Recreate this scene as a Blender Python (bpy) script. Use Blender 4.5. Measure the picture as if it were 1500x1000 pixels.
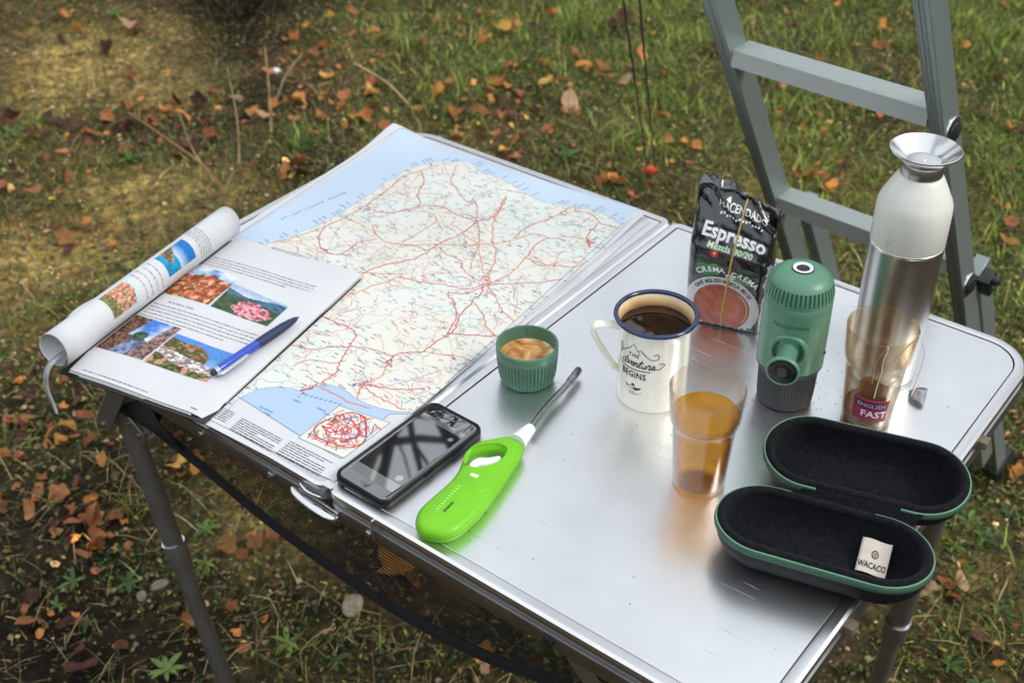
import bpy, bmesh, math, random
import numpy as np
from mathutils import Vector, Matrix
rng = np.random.default_rng(11); random.seed(5)
for o in list(bpy.data.objects): bpy.data.objects.remove(o, do_unlink=True)
SC = bpy.context.scene; COL = SC.collection
pi = math.pi; rad = math.radians
# ------------------------------------------------------------------ camera
T = 0.70                                     # height of the table top above the ground
FPX, PITCH, YAW, ROLL = 1815.9, 0.62919, -0.67123, -0.012955      # focal length in px of a 1500 px wide picture
CAM = np.array([0.70572, -0.59122, T + 0.83378])
_fw = np.array([math.sin(YAW)*math.cos(PITCH), math.cos(YAW)*math.cos(PITCH), -math.sin(PITCH)])
_r0 = np.array([math.cos(YAW), -math.sin(YAW), 0.0]); _u0 = np.cross(_r0, _fw)
_r = math.cos(ROLL)*_r0 + math.sin(ROLL)*_u0; _u = -math.sin(ROLL)*_r0 + math.cos(ROLL)*_u0
cd = bpy.data.cameras.new('camera'); cam = bpy.data.objects.new('camera', cd); COL.objects.link(cam)
cam.matrix_world = Matrix(((_r[0], _u[0], -_fw[0], CAM[0]), (_r[1], _u[1], -_fw[1], CAM[1]), (_r[2], _u[2], -_fw[2], CAM[2]), (0, 0, 0, 1)))
cd.sensor_width = 36; cd.lens = FPX/1500*36; cd.clip_start = .05; cd.clip_end = 400
cd.dof.use_dof = True; cd.dof.focus_distance = 1.17; cd.dof.aperture_fstop = 9
SC.camera = cam
# ------------------------------------------------------------------ sky and sun: bright overcast, soft sun from the right
SUN_AZ, SUN_EL = rad(72), rad(42)            # azimuth from +y towards +x
W = bpy.data.worlds.new('World'); SC.world = W; W.use_nodes = True
nt = W.node_tree; nt.nodes.clear()
sky = nt.nodes.new('ShaderNodeTexSky'); sky.sky_type = 'NISHITA'; sky.sun_disc = False
sky.sun_elevation = SUN_EL; sky.sun_rotation = SUN_AZ; sky.air_density = 1.0; sky.dust_density = 4.0; sky.ozone_density = 1.0
hs = nt.nodes.new('ShaderNodeHueSaturation'); hs.inputs['Saturation'].default_value = .42
bg = nt.nodes.new('ShaderNodeBackground'); bg.inputs['Strength'].default_value = .15
wo = nt.nodes.new('ShaderNodeOutputWorld')
nt.links.new(sky.outputs[0], hs.inputs['Color']); cl_ = nt.nodes.new('ShaderNodeMix'); cl_.data_type = 'RGBA'; cl_.inputs[0].default_value = .85; cl_.inputs[7].default_value = (5.5, 5.85, 6.3, 1)      # even cloud cover over the blue
nt.links.new(hs.outputs[0], cl_.inputs[6]); nt.links.new(cl_.outputs[2], bg.inputs['Color']); nt.links.new(bg.outputs[0], wo.inputs['Surface'])
sl = bpy.data.lights.new('sun', 'SUN'); sl.energy = .9; sl.angle = rad(16); sl.color = (1, .95, .86)
so = bpy.data.objects.new('sun', sl); COL.objects.link(so)
sd = Vector((math.sin(SUN_AZ)*math.cos(SUN_EL), math.cos(SUN_AZ)*math.cos(SUN_EL), math.sin(SUN_EL)))
so.rotation_euler = sd.to_track_quat('Z', 'Y').to_euler()
SC.view_settings.view_transform = 'Standard'; SC.view_settings.look = 'None'; SC.view_settings.gamma = 1; SC.view_settings.exposure = 0.66
SC.view_settings.use_curve_mapping = False

# ------------------------------------------------------------------ pixel to place
def ray(x, y):
    return (x-750)/FPX*_r - (y-500)/FPX*_u + _fw
def U(x, y, z):                              # point at height z (metres above ground) seen at pixel x, y
    d = ray(x, y); t = (z - CAM[2])/d[2]; return CAM + t*d
def UT(x, y, z=0.0):                         # same with z counted from the table top
    return U(x, y, T+z)
def inview(P, m=60):
    d = P - CAM; z = d@_fw
    x = 750 + FPX*(d@_r)/z; y = 500 - FPX*(d@_u)/z
    return (z > 0) & (x > -m) & (x < 1500+m) & (y > -m) & (y < 1000+m)
def to_px(P):
    d = np.asarray(P) - CAM; z = d@_fw
    return 750 + FPX*(d@_r)/z, 500 - FPX*(d@_u)/z

# ------------------------------------------------------------------ colour and materials
def S(r, g, b):
    f = lambda c: (c/255/12.92) if c/255 <= .04045 else ((c/255+.055)/1.055)**2.4
    return (f(r), f(g), f(b))
class N:
    def __init__(s, name):
        s.m = bpy.data.materials.new(name); s.m.use_nodes = True; s.t = s.m.node_tree
        s.b = s.t.nodes['Principled BSDF']; s.out = s.t.nodes['Material Output']
    def n(s, typ, **k):
        x = s.t.nodes.new(typ)
        for a, v in k.items():
            if a in x.inputs: x.inputs[a].default_value = v
            else: setattr(x, a, v)
        return x
    def l(s, a, b): s.t.links.new(a, b)
    def noise(s, scale, detail=4, rough=.55, coord='Object', dist=0):
        tc = s.n('ShaderNodeTexCoord'); x = s.n('ShaderNodeTexNoise'); x.inputs['Scale'].default_value = scale
        x.inputs['Detail'].default_value = detail; x.inputs['Roughness'].default_value = rough; x.inputs['Distortion'].default_value = dist
        s.l(tc.outputs[coord], x.inputs['Vector']); return x
    def ramp(s, src, stops):
        r = s.n('ShaderNodeValToRGB'); e = r.color_ramp.elements
        while len(e) < len(stops): e.new(.5)
        for i, (p, c) in enumerate(stops):
            e[i].position = p; e[i].color = (*c, 1) if len(c) == 3 else c
        s.l(src, r.inputs['Fac']); return r
    def bump(s, src, strength=.3, dist=.001):
        b = s.n('ShaderNodeBump'); b.inputs['Strength'].default_value = strength; b.inputs['Distance'].default_value = dist
        s.l(src, b.inputs['Height']); s.l(b.outputs[0], s.b.inputs['Normal']); return b
def mat(name, col, rough=.5, metal=0, var=.12, scale=40, bump=0, bscale=300, bdist=.0006, spec=.5, coat=0, rvar=.08):
    k = N(name); k.b.inputs['Roughness'].default_value = rough; k.b.inputs['Metallic'].default_value = metal
    k.b.inputs['Specular IOR Level'].default_value = spec
    if coat: k.b.inputs['Coat Weight'].default_value = coat; k.b.inputs['Coat Roughness'].default_value = .08
    nz = k.noise(scale)
    a = tuple(max(0, c*(1-var)) for c in col); b = tuple(min(1, c*(1+var)) for c in col)
    r = k.ramp(nz.outputs['Fac'], [(.3, a), (.7, b)]); k.l(r.outputs[0], k.b.inputs['Base Color'])
    if rvar:
        mr = k.n('ShaderNodeMapRange'); mr.inputs['To Min'].default_value = max(0, rough-rvar); mr.inputs['To Max'].default_value = min(1, rough+rvar)
        n2 = k.noise(scale*2.3); k.l(n2.outputs['Fac'], mr.inputs['Value']); k.l(mr.outputs[0], k.b.inputs['Roughness'])
    if bump:
        n3 = k.noise(bscale, 3); k.bump(n3.outputs['Fac'], bump, bdist)
    return k.m
def mat_attr(name, rough=.6, spec=.4, var=0.0, coat=0, sheen=0, trans=0, gain=1.0):     # colour comes from the mesh's own colour attribute
    k = N(name); a = k.n('ShaderNodeAttribute'); a.attribute_name = 'col'
    k.b.inputs['Roughness'].default_value = rough; k.b.inputs['Specular IOR Level'].default_value = spec
    if coat: k.b.inputs['Coat Weight'].default_value = coat; k.b.inputs['Coat Roughness'].default_value = .1
    src = a.outputs['Color']
    if gain != 1:
        g_ = k.n('ShaderNodeMix', data_type='RGBA', blend_type='MULTIPLY'); g_.inputs[0].default_value = 1; g_.inputs[7].default_value = (gain, gain, gain, 1); k.l(src, g_.inputs[6]); src = g_.outputs[2]
    k.l(src, k.b.inputs['Base Color'])
    if trans:
        tr = k.n('ShaderNodeBsdfTranslucent'); k.l(a.outputs['Color'], tr.inputs['Color'])
        mx = k.n('ShaderNodeMixShader'); mx.inputs[0].default_value = trans
        k.l(k.b.outputs[0], mx.inputs[1]); k.l(tr.outputs[0], mx.inputs[2]); k.l(mx.outputs[0], k.out.inputs['Surface'])
    return k.m
def mat_clear(name, tint, refl_rough=.04, strength=1.0, haze=0.0, hazecol=(.5, .4, .3)):     # thin clear plastic: tinted see-through wall with a gloss
    k = N(name); k.t.nodes.remove(k.b)
    tr = k.n('ShaderNodeBsdfTransparent')
    lw = k.n('ShaderNodeLayerWeight'); lw.inputs['Blend'].default_value = .5; er = k.ramp(lw.outputs['Facing'], [(.45, tint), (.78, tuple(t**3*.90 for t in tint)), (.95, tuple(t**7*.55 for t in tint))]); k.l(er.outputs[0], tr.inputs['Color'])   # a grazing look goes through more plastic
    gl = k.n('ShaderNodeBsdfGlossy'); gl.inputs['Roughness'].default_value = refl_rough; gl.inputs['Color'].default_value = (1, 1, 1, 1)
    fr = k.n('ShaderNodeLayerWeight'); fr.inputs['Blend'].default_value = .5; pw = k.n('ShaderNodeMath', operation='POWER'); pw.inputs[1].default_value = 4; k.l(fr.outputs['Facing'], pw.inputs[0])
    ml = k.n('ShaderNodeMath', operation='MULTIPLY_ADD'); ml.inputs[1].default_value = .55*strength; ml.inputs[2].default_value = .014*strength; k.l(pw.outputs[0], ml.inputs[0])
    mx = k.n('ShaderNodeMixShader'); k.l(ml.outputs[0], mx.inputs[0])
    base = tr.outputs[0]
    if haze:
        df = k.n('ShaderNodeBsdfDiffuse'); df.inputs['Color'].default_value = (*hazecol, 1)
        nz = k.noise(60, 4); mr = k.n('ShaderNodeMapRange'); mr.inputs['From Min'].default_value = .3; mr.inputs['From Max'].default_value = .75
        mr.inputs['To Min'].default_value = haze*.35; mr.inputs['To Max'].default_value = haze*1.5; k.l(nz.outputs['Fac'], mr.inputs['Value'])
        m2 = k.n('ShaderNodeMixShader'); k.l(mr.outputs[0], m2.inputs[0]); k.l(tr.outputs[0], m2.inputs[1]); k.l(df.outputs[0], m2.inputs[2]); base = m2.outputs[0]
    k.l(base, mx.inputs[1]); k.l(gl.outputs[0], mx.inputs[2]); k.l(mx.outputs[0], k.out.inputs['Surface'])
    return k.m

# ------------------------------------------------------------------ objects
def setp(o, label=None, cat=None, group=None, kind=None):
    for a, v in (('label', label), ('category', cat), ('group', group), ('kind', kind)):
        if v: o[a] = v
    return o
def thing(name, label, cat, loc, group=None):
    o = bpy.data.objects.new(name, None); COL.objects.link(o); o.location = loc; o.empty_display_size = .02
    return setp(o, label, cat, group)
def origin_of(o):
    v = Vector((0, 0, 0))
    while o is not None: v += o.location; o = o.parent
    return v
class M:                                     # mesh collector in world coordinates
    def __init__(s): s.v = []; s.f = []; s.c = []
    def add(s, V, F, col=None):
        n = len(s.v); s.v += [tuple(map(float, p)) for p in V]; s.f += [tuple(i+n for i in f) for f in F]
        s.c += [col]*len(F); return s
    def box(s, c, size, rot=None, col=None):
        hx, hy, hz = (a/2 for a in size); R = rot if rot is not None else np.eye(3)
        V = [np.array(c)+R@np.array((x*hx, y*hy, z*hz)) for x in (-1, 1) for y in (-1, 1) for z in (-1, 1)]
        F = [(0, 1, 3, 2), (4, 6, 7, 5), (0, 4, 5, 1), (2, 3, 7, 6), (0, 2, 6, 4), (1, 5, 7, 3)]
        return s.add(V, F, col)
    def lathe(s, prof, n=48, c=(0, 0, 0), rfun=None, close=False, axis=None, caps=False):
        c = np.array(c, float); V = []; F = []
        A = axis if axis is not None else np.eye(3)
        for j, (r, z) in enumerate(prof):
            for i in range(n):
                a = 2*pi*i/n; rr = rfun(r, z, a, j) if rfun else r
                V.append(c + A@np.array((rr*math.cos(a), rr*math.sin(a), z)))
        m = len(prof)
        for j in range(m-1 if not close else m):
            for i in range(n):
                k = (i+1) % n; j2 = (j+1) % m
                F.append((j*n+i, j*n+k, j2*n+k, j2*n+i))
        if caps and not close:
            if prof[0][0] > 1e-6: F.append(tuple(range(n-1, -1, -1)))
            if prof[-1][0] > 1e-6: F.append(tuple((m-1)*n+i for i in range(n)))
        return s.add(V, F)
    def tube(s, pts, r, n=10, caps=True, closed=False, flat=1.0, col=None):
        P = [np.array(p, float) for p in pts]; m = len(P); V = []; F = []; up = np.array((0, 0, 1.)); pa = None
        for i in range(m):
            a = P[(i-1) % m] if (closed or i > 0) else P[i]; b = P[(i+1) % m] if (closed or i < m-1) else P[i]
            t = b-a; t /= np.linalg.norm(t)+1e-12
            if pa is None:
                h = up if abs(t[2]) < .9 else np.array((1., 0, 0)); x = np.cross(h, t)
            else: x = pa - t*(pa@t)
            x /= np.linalg.norm(x)+1e-12; pa = x; y = np.cross(t, x)
            rr = r[i] if hasattr(r, '__len__') else r
            for k in range(n):
                q = 2*pi*k/n; V.append(P[i] + rr*(math.cos(q)*x + flat*math.sin(q)*y))
        for i in range(m if closed else m-1):
            for k in range(n):
                k2 = (k+1) % n; i2 = (i+1) % m; F.append((i*n+k, i*n+k2, i2*n+k2, i2*n+k))
        if caps and not closed: F += [tuple(range(n-1, -1, -1)), tuple((m-1)*n+k for k in range(n))]
        return s.add(V, F, col)
    def prism(s, poly, z0, z1, col=None):    # poly: counter-clockwise list of (x, y)
        n = len(poly); V = [(x, y, z0) for x, y in poly]+[(x, y, z1) for x, y in poly]
        F = [tuple(range(n-1, -1, -1)), tuple(range(n, 2*n))]+[(i, (i+1) % n, n+(i+1) % n, n+i) for i in range(n)]
        return s.add(V, F, col)
    def grid(s, fn, nu, nv, wrap=False, col=None):
        V = [fn(i/nu, j/nv) for j in range(nv+1) for i in range(nu+1)]
        F = [(j*(nu+1)+i, j*(nu+1)+i+1, (j+1)*(nu+1)+i+1, (j+1)*(nu+1)+i) for j in range(nv) for i in range(nu)]
        return s.add(V, F, col)
    def build(s, name, material, parent=None, smooth=True, bevel=0, angle=40, segs=2, weld=False, kind=None, solid=0):
        me = bpy.data.meshes.new(name); o0 = origin_of(parent) if parent else Vector((0, 0, 0))
        me.from_pydata([(x-o0.x, y-o0.y, z-o0.z) for x, y, z in s.v], [], s.f); me.materials.append(material)
        if any(c is not None for c in s.c):
            at = me.attributes.new('col', 'FLOAT_COLOR', 'CORNER'); arr = np.ones((len(me.loops), 4), np.float32)
            k = 0
            for p, c in zip(s.f, s.c):
                arr[k:k+len(p), :3] = c; k += len(p)
            at.data.foreach_set('color', arr.ravel())
        bm = bmesh.new(); bm.from_mesh(me)
        if weld: bmesh.ops.remove_doubles(bm, verts=bm.verts, dist=1e-5)
        if not any(c is not None for c in s.c): bmesh.ops.recalc_face_normals(bm, faces=bm.faces)
        if bevel:
            ed = [e for e in bm.edges if len(e.link_faces) == 2 and e.calc_face_angle(0) > rad(30)]
            bmesh.ops.bevel(bm, geom=ed, offset=bevel, segments=segs, profile=.7, affect='EDGES', clamp_overlap=True)
        bm.to_mesh(me); bm.free()
        if smooth:
            me.polygons.foreach_set('use_smooth', [True]*len(me.polygons)); me.set_sharp_from_angle(angle=rad(angle))
        o = bpy.data.objects.new(name, me); COL.objects.link(o)
        if parent: o.parent = parent
        if solid:
            md = o.modifiers.new('solid', 'SOLIDIFY'); md.thickness = solid; md.offset = 0
        if kind: o['kind'] = kind
        return o
def mesh_np(name, V, F, material, cols=None, parent=None, kind=None, smooth=False):
    V = np.asarray(V, np.float32); F = np.asarray(F, np.int32)
    me = bpy.data.meshes.new(name); me.vertices.add(len(V)); me.vertices.foreach_set('co', V.ravel())
    k = F.shape[1]; me.loops.add(F.size); me.loops.foreach_set('vertex_index', F.ravel())
    me.polygons.add(len(F)); me.polygons.foreach_set('loop_start', np.arange(len(F), dtype=np.int32)*k)
    if cols is not None:
        at = me.attributes.new('col', 'FLOAT_COLOR', 'POINT'); a = np.ones((len(V), 4), np.float32); a[:, :3] = cols; at.data.foreach_set('color', a.ravel())
    me.materials.append(material); me.update(calc_edges=True); me.validate()
    if smooth: me.polygons.foreach_set('use_smooth', [True]*len(me.polygons))
    o = bpy.data.objects.new(name, me); COL.objects.link(o)
    if parent: o.parent = parent
    if kind: o['kind'] = kind
    return o
def rot2(a): c, s_ = math.cos(a), math.sin(a); return np.array(((c, -s_, 0), (s_, c, 0), (0, 0, 1.)))
def spline(P, k=8, closed=False):
    P = [np.array(p, float) for p in P]; n = len(P); out = []
    for i in range(n if closed else n-1):
        g = lambda j: P[j % n] if closed else P[min(max(j, 0), n-1)]
        a, b, c, d = g(i-1), g(i), g(i+1), g(i+2)
        for j in range(k):
            t = j/k; out.append(.5*((2*b)+(-a+c)*t+(2*a-5*b+4*c-d)*t*t+(-a+3*b-3*c+d)*t**3))
    if not closed: out.append(P[-1])
    return out
def rrect(x0, y0, x1, y1, r, n=10, off=0):   # r: radius or four radii (x0y0, x1y0, x1y1, x0y1); grown outward by off
    R = r if hasattr(r, '__len__') else (r,)*4; out = []
    for (cx, cy, a0, rr) in ((x0+R[0], y0+R[0], pi, R[0]), (x1-R[1], y0+R[1], 1.5*pi, R[1]), (x1-R[2], y1-R[2], 0, R[2]), (x0+R[3], y1-R[3], .5*pi, R[3])):
        for i in range(n+1):
            a = a0+.5*pi*i/n; q = max(rr+off, 1e-5); out.append((cx+q*math.cos(a), cy+q*math.sin(a)))
    return out

# ------------------------------------------------------------------ flat print: coloured polygons laid on a surface
_font = {}
def glyphs(txt, size=1.0, shear=0.0, bold=0.0, space=1.0, width=1.0):
    key = (txt, shear, bold, space)
    if key not in _font:
        cu = bpy.data.curves.new('t', 'FONT'); cu.body = txt; cu.size = 1; cu.shear = shear; cu.offset = bold; cu.space_character = space
        cu.resolution_u = 2; cu.align_x = 'CENTER'; cu.align_y = 'CENTER'
        ob = bpy.data.objects.new('t', cu); COL.objects.link(ob); dg = bpy.context.evaluated_depsgraph_get()
        me = ob.evaluated_get(dg).to_mesh(); bm = bmesh.new(); bm.from_mesh(me); bmesh.ops.triangulate(bm, faces=bm.faces)
        bm.verts.index_update(); V = [(v.co.x, v.co.y) for v in bm.verts]; F = [tuple(v.index for v in f.verts) for f in bm.faces]; bm.free()
        bpy.data.objects.remove(ob, do_unlink=True); bpy.data.curves.remove(cu); _font[key] = (V, F)
    V, F = _font[key]; return [(x*size*width, y*size) for x, y in V], F
class Print:
    def __init__(s, fn): s.fn = fn; s.m = M()           # fn(u, v, layer) -> world point
    def poly(s, pts, col, lay=1): s.m.add([s.fn(u, v, lay) for u, v in pts], [tuple(range(len(pts)))], col)
    def quad(s, u0, v0, u1, v1, col, lay=1): s.poly([(u0, v0), (u1, v0), (u1, v1), (u0, v1)], col, lay)
    def line(s, pts, w, col, lay=2, closed=False):
        P = np.array([p[:2] for p in pts], float); n = len(P)
        if n < 2: return
        if closed: t = np.roll(P, -1, 0)-np.roll(P, 1, 0)
        else: t = np.gradient(P, axis=0)
        t /= np.linalg.norm(t, axis=1)[:, None]+1e-12; q = np.stack([-t[:, 1], t[:, 0]], 1)
        ww = (np.array(w) if hasattr(w, '__len__') else np.full(n, w))[:, None]
        L = P+q*ww/2; R = P-q*ww/2; V = [s.fn(a, b, lay) for a, b in L]+[s.fn(a, b, lay) for a, b in R]
        s.m.add(V, [(i, n+i, n+(i+1) % n, (i+1) % n) for i in range(n if closed else n-1)], col)
    def text(s, txt, u, v, size, col, lay=3, ang=0, mirror=1, **k):
        V, F = glyphs(txt, size, **k); c, q = math.cos(ang), math.sin(ang)
        s.m.add([s.fn(u+(x*c-y*q)*mirror, v+x*q+y*c, lay) for x, y in V], F, col)
    def arc_text(s, txt, u, v, r, a0, size, col, lay=3, step=None, **k):     # letters along an arc, clockwise
        st = step or size*.72/r; n = len(txt)
        for i, ch in enumerate(txt):
            if ch == ' ': continue
            a = a0-(i-(n-1)/2)*st; s.text(ch, u+r*math.cos(a), v+r*math.sin(a), size, col, lay, ang=a-pi/2, **k)
    def disc(s, u, v, r, col, lay=2, n=24, ry=None, a0=0, a1=2*pi):
        ry = ry or r; s.poly([(u+r*math.cos(a0+(a1-a0)*i/n), v+ry*math.sin(a0+(a1-a0)*i/n)) for i in range(n)], col, lay)
    def image(s, q, img, lay=1):             # q: four corners (u, v) in order TL TR BR BL; img[h][w][3]
        h, w = img.shape[:2]; q = np.array(q, float); V = []; F = []; C = []
        for j in range(h+1):
            for i in range(w+1):
                a, b = i/w, j/h; p = (q[0]*(1-a)+q[1]*a)*(1-b)+(q[3]*(1-a)+q[2]*a)*b; V.append(s.fn(p[0], p[1], lay))
        n = len(s.m.v); s.m.v += [tuple(map(float, p)) for p in V]
        for j in range(h):
            for i in range(w):
                k = n+j*(w+1)+i; s.m.f.append((k, k+w+1, k+w+2, k+1)); s.m.c.append(tuple(img[j, i]))
    def build(s, name, material, parent): return s.m.build(name, material, parent, smooth=False)
def vnoise(h, w, sc, seed, oct=4):           # smooth value noise picture
    g = np.random.default_rng(seed); out = np.zeros((h, w)); amp = 1; tot = 0
    for o in range(oct):
        n = int(sc*2**o)+2; L = g.random((n+1, n+1)); y = np.linspace(0, n-1.001, h); x = np.linspace(0, n-1.001, w)
        yi = y.astype(int); xi = x.astype(int); fy = (y-yi)[:, None]; fx = (x-xi)[None]; fy = fy*fy*(3-2*fy); fx = fx*fx*(3-2*fx)
        a = L[np.ix_(yi, xi)]; b = L[np.ix_(yi, xi+1)]; c = L[np.ix_(yi+1, xi)]; d = L[np.ix_(yi+1, xi+1)]
        out += amp*((a*(1-fx)+b*fx)*(1-fy)+(c*(1-fx)+d*fx)*fy); tot += amp; amp *= .55
    return out/tot
INK = mat_attr('printed_ink', .55, .35); MAPINK = mat_attr('paper_print', .6, .3, gain=.82)      # ink on paper is never lighter than the paper

# ================================================================== GROUND
_gw = [(rng.uniform(0, 2*pi), k, rng.uniform(0, 2*pi), a) for k, a in ((.8, .02), (1.7, .012), (3.1, .008), (5.3, .006), (8.7, .004), (13, .003), (19, .0025), (27, .002)) for _ in range(3)]
def gh(x, y):                                # height of the ground
    x = np.asarray(x, float); y = np.asarray(y, float); z = 0*x
    for th, k, ph, a in _gw: z = z + a*.7*np.sin(k*(x*math.cos(th)+y*math.sin(th))+ph)
    return z - .012
def zone(x, y, blobs):                       # soft patches, placed where the photograph shows them on the ground
    x = np.asarray(x, float); y = np.asarray(y, float); out = 0*x
    for (px_, py_, sx, sy, a) in blobs:
        c = U(px_, py_, 0); ex = U(px_+sx, py_, 0)[:2]-c[:2]; ey = U(px_, py_-sy, 0)[:2]-c[:2]
        A = np.linalg.inv(np.stack([ex, ey], 1)); d = np.stack([x-c[0], y-c[1]], -1)@A.T
        out = out + a*np.exp(-(d**2).sum(-1))
    return np.clip(out, 0, 1)
GREEN = [(1190, 230, 90, 120, .9), (1460, 220, 90, 240, 1), (1300, 20, 320, 60, .9), (800, 60, 220, 70, .9), (1000, 60, 120, 80, .8), (960, 210, 130, 60, .6),
         (640, 110, 90, 60, .5), (420, 215, 60, 30, .5), (30, 190, 50, 40, .7), (190, 235, 40, 30, .7), (150, 400, 90, 40, .5), (560, 20, 60, 40, .5), (80, 640, 90, 60, .4),
         (180, 830, 140, 70, .5), (1390, 760, 80, 70, .6), (1450, 890, 60, 60, .6), (700, 960, 150, 50, .4), (450, 930, 120, 50, .4), (1330, 960, 90, 40, .4)]
OCHRE = [(120, 80, 120, 55, 1), (240, 130, 70, 30, .5), (215, 275, 130, 40, 1), (70, 365, 130, 50, 1), (60, 130, 60, 60, .6), (250, 40, 60, 30, .5), (370, 770, 90, 50, .8), (20, 460, 60, 50, .5),
         (640, 190, 80, 30, .3), (1130, 250, 90, 60, .45), (1300, 280, 120, 60, .4), (1450, 820, 80, 50, .35), (350, 680, 90, 50, .5), (500, 60, 60, 30, .2)]
DARK = [(350, 25, 80, 50, 1), (230, 190, 160, 25, .6), (20, 60, 40, 60, .6), (100, 760, 160, 110, .75), (560, 960, 200, 80, .7), (40, 920, 140, 90, .8), (200, 900, 160, 110, .6), (300, 600, 200, 80, .3), (1250, 960, 120, 50, .4)]  # shadow zones put into the ground colour, along with dark mossy patches
def axis_coords(lo, hi, step, far):
    a = np.arange(lo, hi+1e-6, step); g = []; s_ = step; x = hi
    while x < far: s_ *= 1.35; x += s_; g.append(x)
    b = []; s_ = step; x = lo
    while x > -far: s_ *= 1.35; x -= s_; b.append(x)
    return np.array(b[::-1]+list(a)+g)
gx = axis_coords(-4.2, 1.8, .032, 120); gy = axis_coords(-1.2, 4.6, .032, 120)
GX, GY = np.meshgrid(gx, gy); GZ = gh(GX, GY)
GZ = GZ + rng.normal(0, .0022, GZ.shape)
gcol = np.empty(GX.shape+(3,)); soil = np.array((.085, .056, .028)); och = np.array((.52, .39, .12)); mos = np.array((.11, .135, .030))
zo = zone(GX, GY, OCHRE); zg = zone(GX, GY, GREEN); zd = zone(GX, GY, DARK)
jit = rng.random(GX.shape)
gcol[:] = soil; lowf = vnoise(*GX.shape, 34, 77, 4); gcol *= (.45+1.15*np.clip((lowf-.5)*3.2+.5, 0, 1))[..., None]; gcol += (zo*(.55+.6*jit))[..., None].clip(0, 1)*(och-soil)
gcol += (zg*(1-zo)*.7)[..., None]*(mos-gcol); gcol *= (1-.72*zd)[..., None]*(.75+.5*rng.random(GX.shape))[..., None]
ny, nx = GX.shape; idx = np.arange(ny*nx).reshape(ny, nx)
GF = np.stack([idx[:-1, :-1], idx[:-1, 1:], idx[1:, 1:], idx[1:, :-1]], -1).reshape(-1, 4)
k = N('earth'); at = k.n('ShaderNodeAttribute'); at.attribute_name = 'col'
nz = k.noise(38, 8, .7); rp = k.ramp(nz.outputs['Fac'], [(.32, (.18, .17, .16)), (.52, (.85, .83, .8)), (.72, (2.2, 2.0, 1.6))])
mx = k.n('ShaderNodeMix', data_type='RGBA', blend_type='MULTIPLY'); mx.inputs[0].default_value = 1
k.l(at.outputs['Color'], mx.inputs[6]); k.l(rp.outputs[0], mx.inputs[7]); k.l(mx.outputs[2], k.b.inputs['Base Color'])
k.b.inputs['Roughness'].default_value = .9; k.b.inputs['Specular IOR Level'].default_value = .2
n2 = k.noise(150, 6, .7); k.bump(n2.outputs['Fac'], .9, .012)
EARTH = k.m
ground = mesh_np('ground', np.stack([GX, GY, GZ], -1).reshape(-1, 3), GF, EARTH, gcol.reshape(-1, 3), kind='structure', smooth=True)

def scatter(n, keep_out=.12):
    x = rng.uniform(-4.1, 1.7, n); y = rng.uniform(-1.1, 4.5, n)
    P = np.stack([x, y, 0*x], -1); m = inview(P, 70) | (rng.random(n) < keep_out); return x[m], y[m]
def basis(n, tilt):                          # random direction with given tilt from vertical, and a side vector
    a = rng.uniform(0, 2*pi, n); t = tilt; d = np.stack([np.sin(t)*np.cos(a), np.sin(t)*np.sin(a), np.cos(t)], -1)
    s_ = np.stack([-np.sin(a), np.cos(a), 0*a], -1); return d, s_, a
LEAFY = mat_attr('leafy_green', .55, .3, trans=.25); STRAW = mat_attr('dry_straw', .7, .25)
def patchy(x, y, sc, ph):                    # clumping
    return .5+.5*np.sin(x*sc+ph+1.7*np.sin(y*sc*.63+ph*2))*np.sin(y*sc*1.13-ph+1.3*np.sin(x*sc*.71))
def blades(n, hmin, hmax, wid, dens, palette, name, material, label, cat, lean=(.2, 1.0), curl=.5):
    x, y = scatter(n); p = dens(x, y); m = rng.random(len(x)) < p; x, y = x[m], y[m]; n = len(x)
    h = rng.uniform(hmin, hmax, n)*(0.6+.5*patchy(x, y, 7, 2)); t0 = rng.uniform(lean[0], lean[1], n)
    d, s_, a = basis(n, t0); hor = np.stack([np.cos(a), np.sin(a), 0*a], -1)
    B = np.stack([x, y, gh(x, y)-.004], -1); w = (wid*rng.uniform(.6, 1.5, n))[:, None]
    m1 = B+d*(h*.5)[:, None]; d2 = d+hor*curl*rng.uniform(.2, 1.4, n)[:, None]-np.array((0, 0, .25)); d2 /= np.linalg.norm(d2, axis=1)[:, None]
    tip = m1+d2*(h*.5)[:, None]
    V = np.stack([B-s_*w/2, B+s_*w/2, m1+s_*w*.42, m1-s_*w*.42, tip], 1).reshape(-1, 3)
    o = np.arange(n)[:, None]*5; F = np.concatenate([o+np.array((0, 1, 2)), o+np.array((0, 2, 3)), o+np.array((3, 2, 4))], 0)
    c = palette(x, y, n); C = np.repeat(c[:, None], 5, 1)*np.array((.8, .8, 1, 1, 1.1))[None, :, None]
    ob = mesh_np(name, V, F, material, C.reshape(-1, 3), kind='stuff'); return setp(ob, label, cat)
def pick(cols, n, pw=None):
    c = np.array(cols); i = rng.choice(len(c), n, p=pw); return c[i]*np.exp(rng.normal(-.05, .5, (n, 1)))*rng.uniform(.93, 1.07, (n, 3))
GP = [(.13, .19, .030), (.21, .25, .042), (.085, .14, .027), (.32, .31, .070), (.04, .075, .025)]
YP = [(.33, .25, .10), (.24, .18, .08), (.42, .33, .15), (.16, .11, .05), (.20, .19, .06)]
fcl = lambda x, y, sc, ph: np.clip(patchy(x, y, sc, ph)*1.6-.35, 0, 1)
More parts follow.
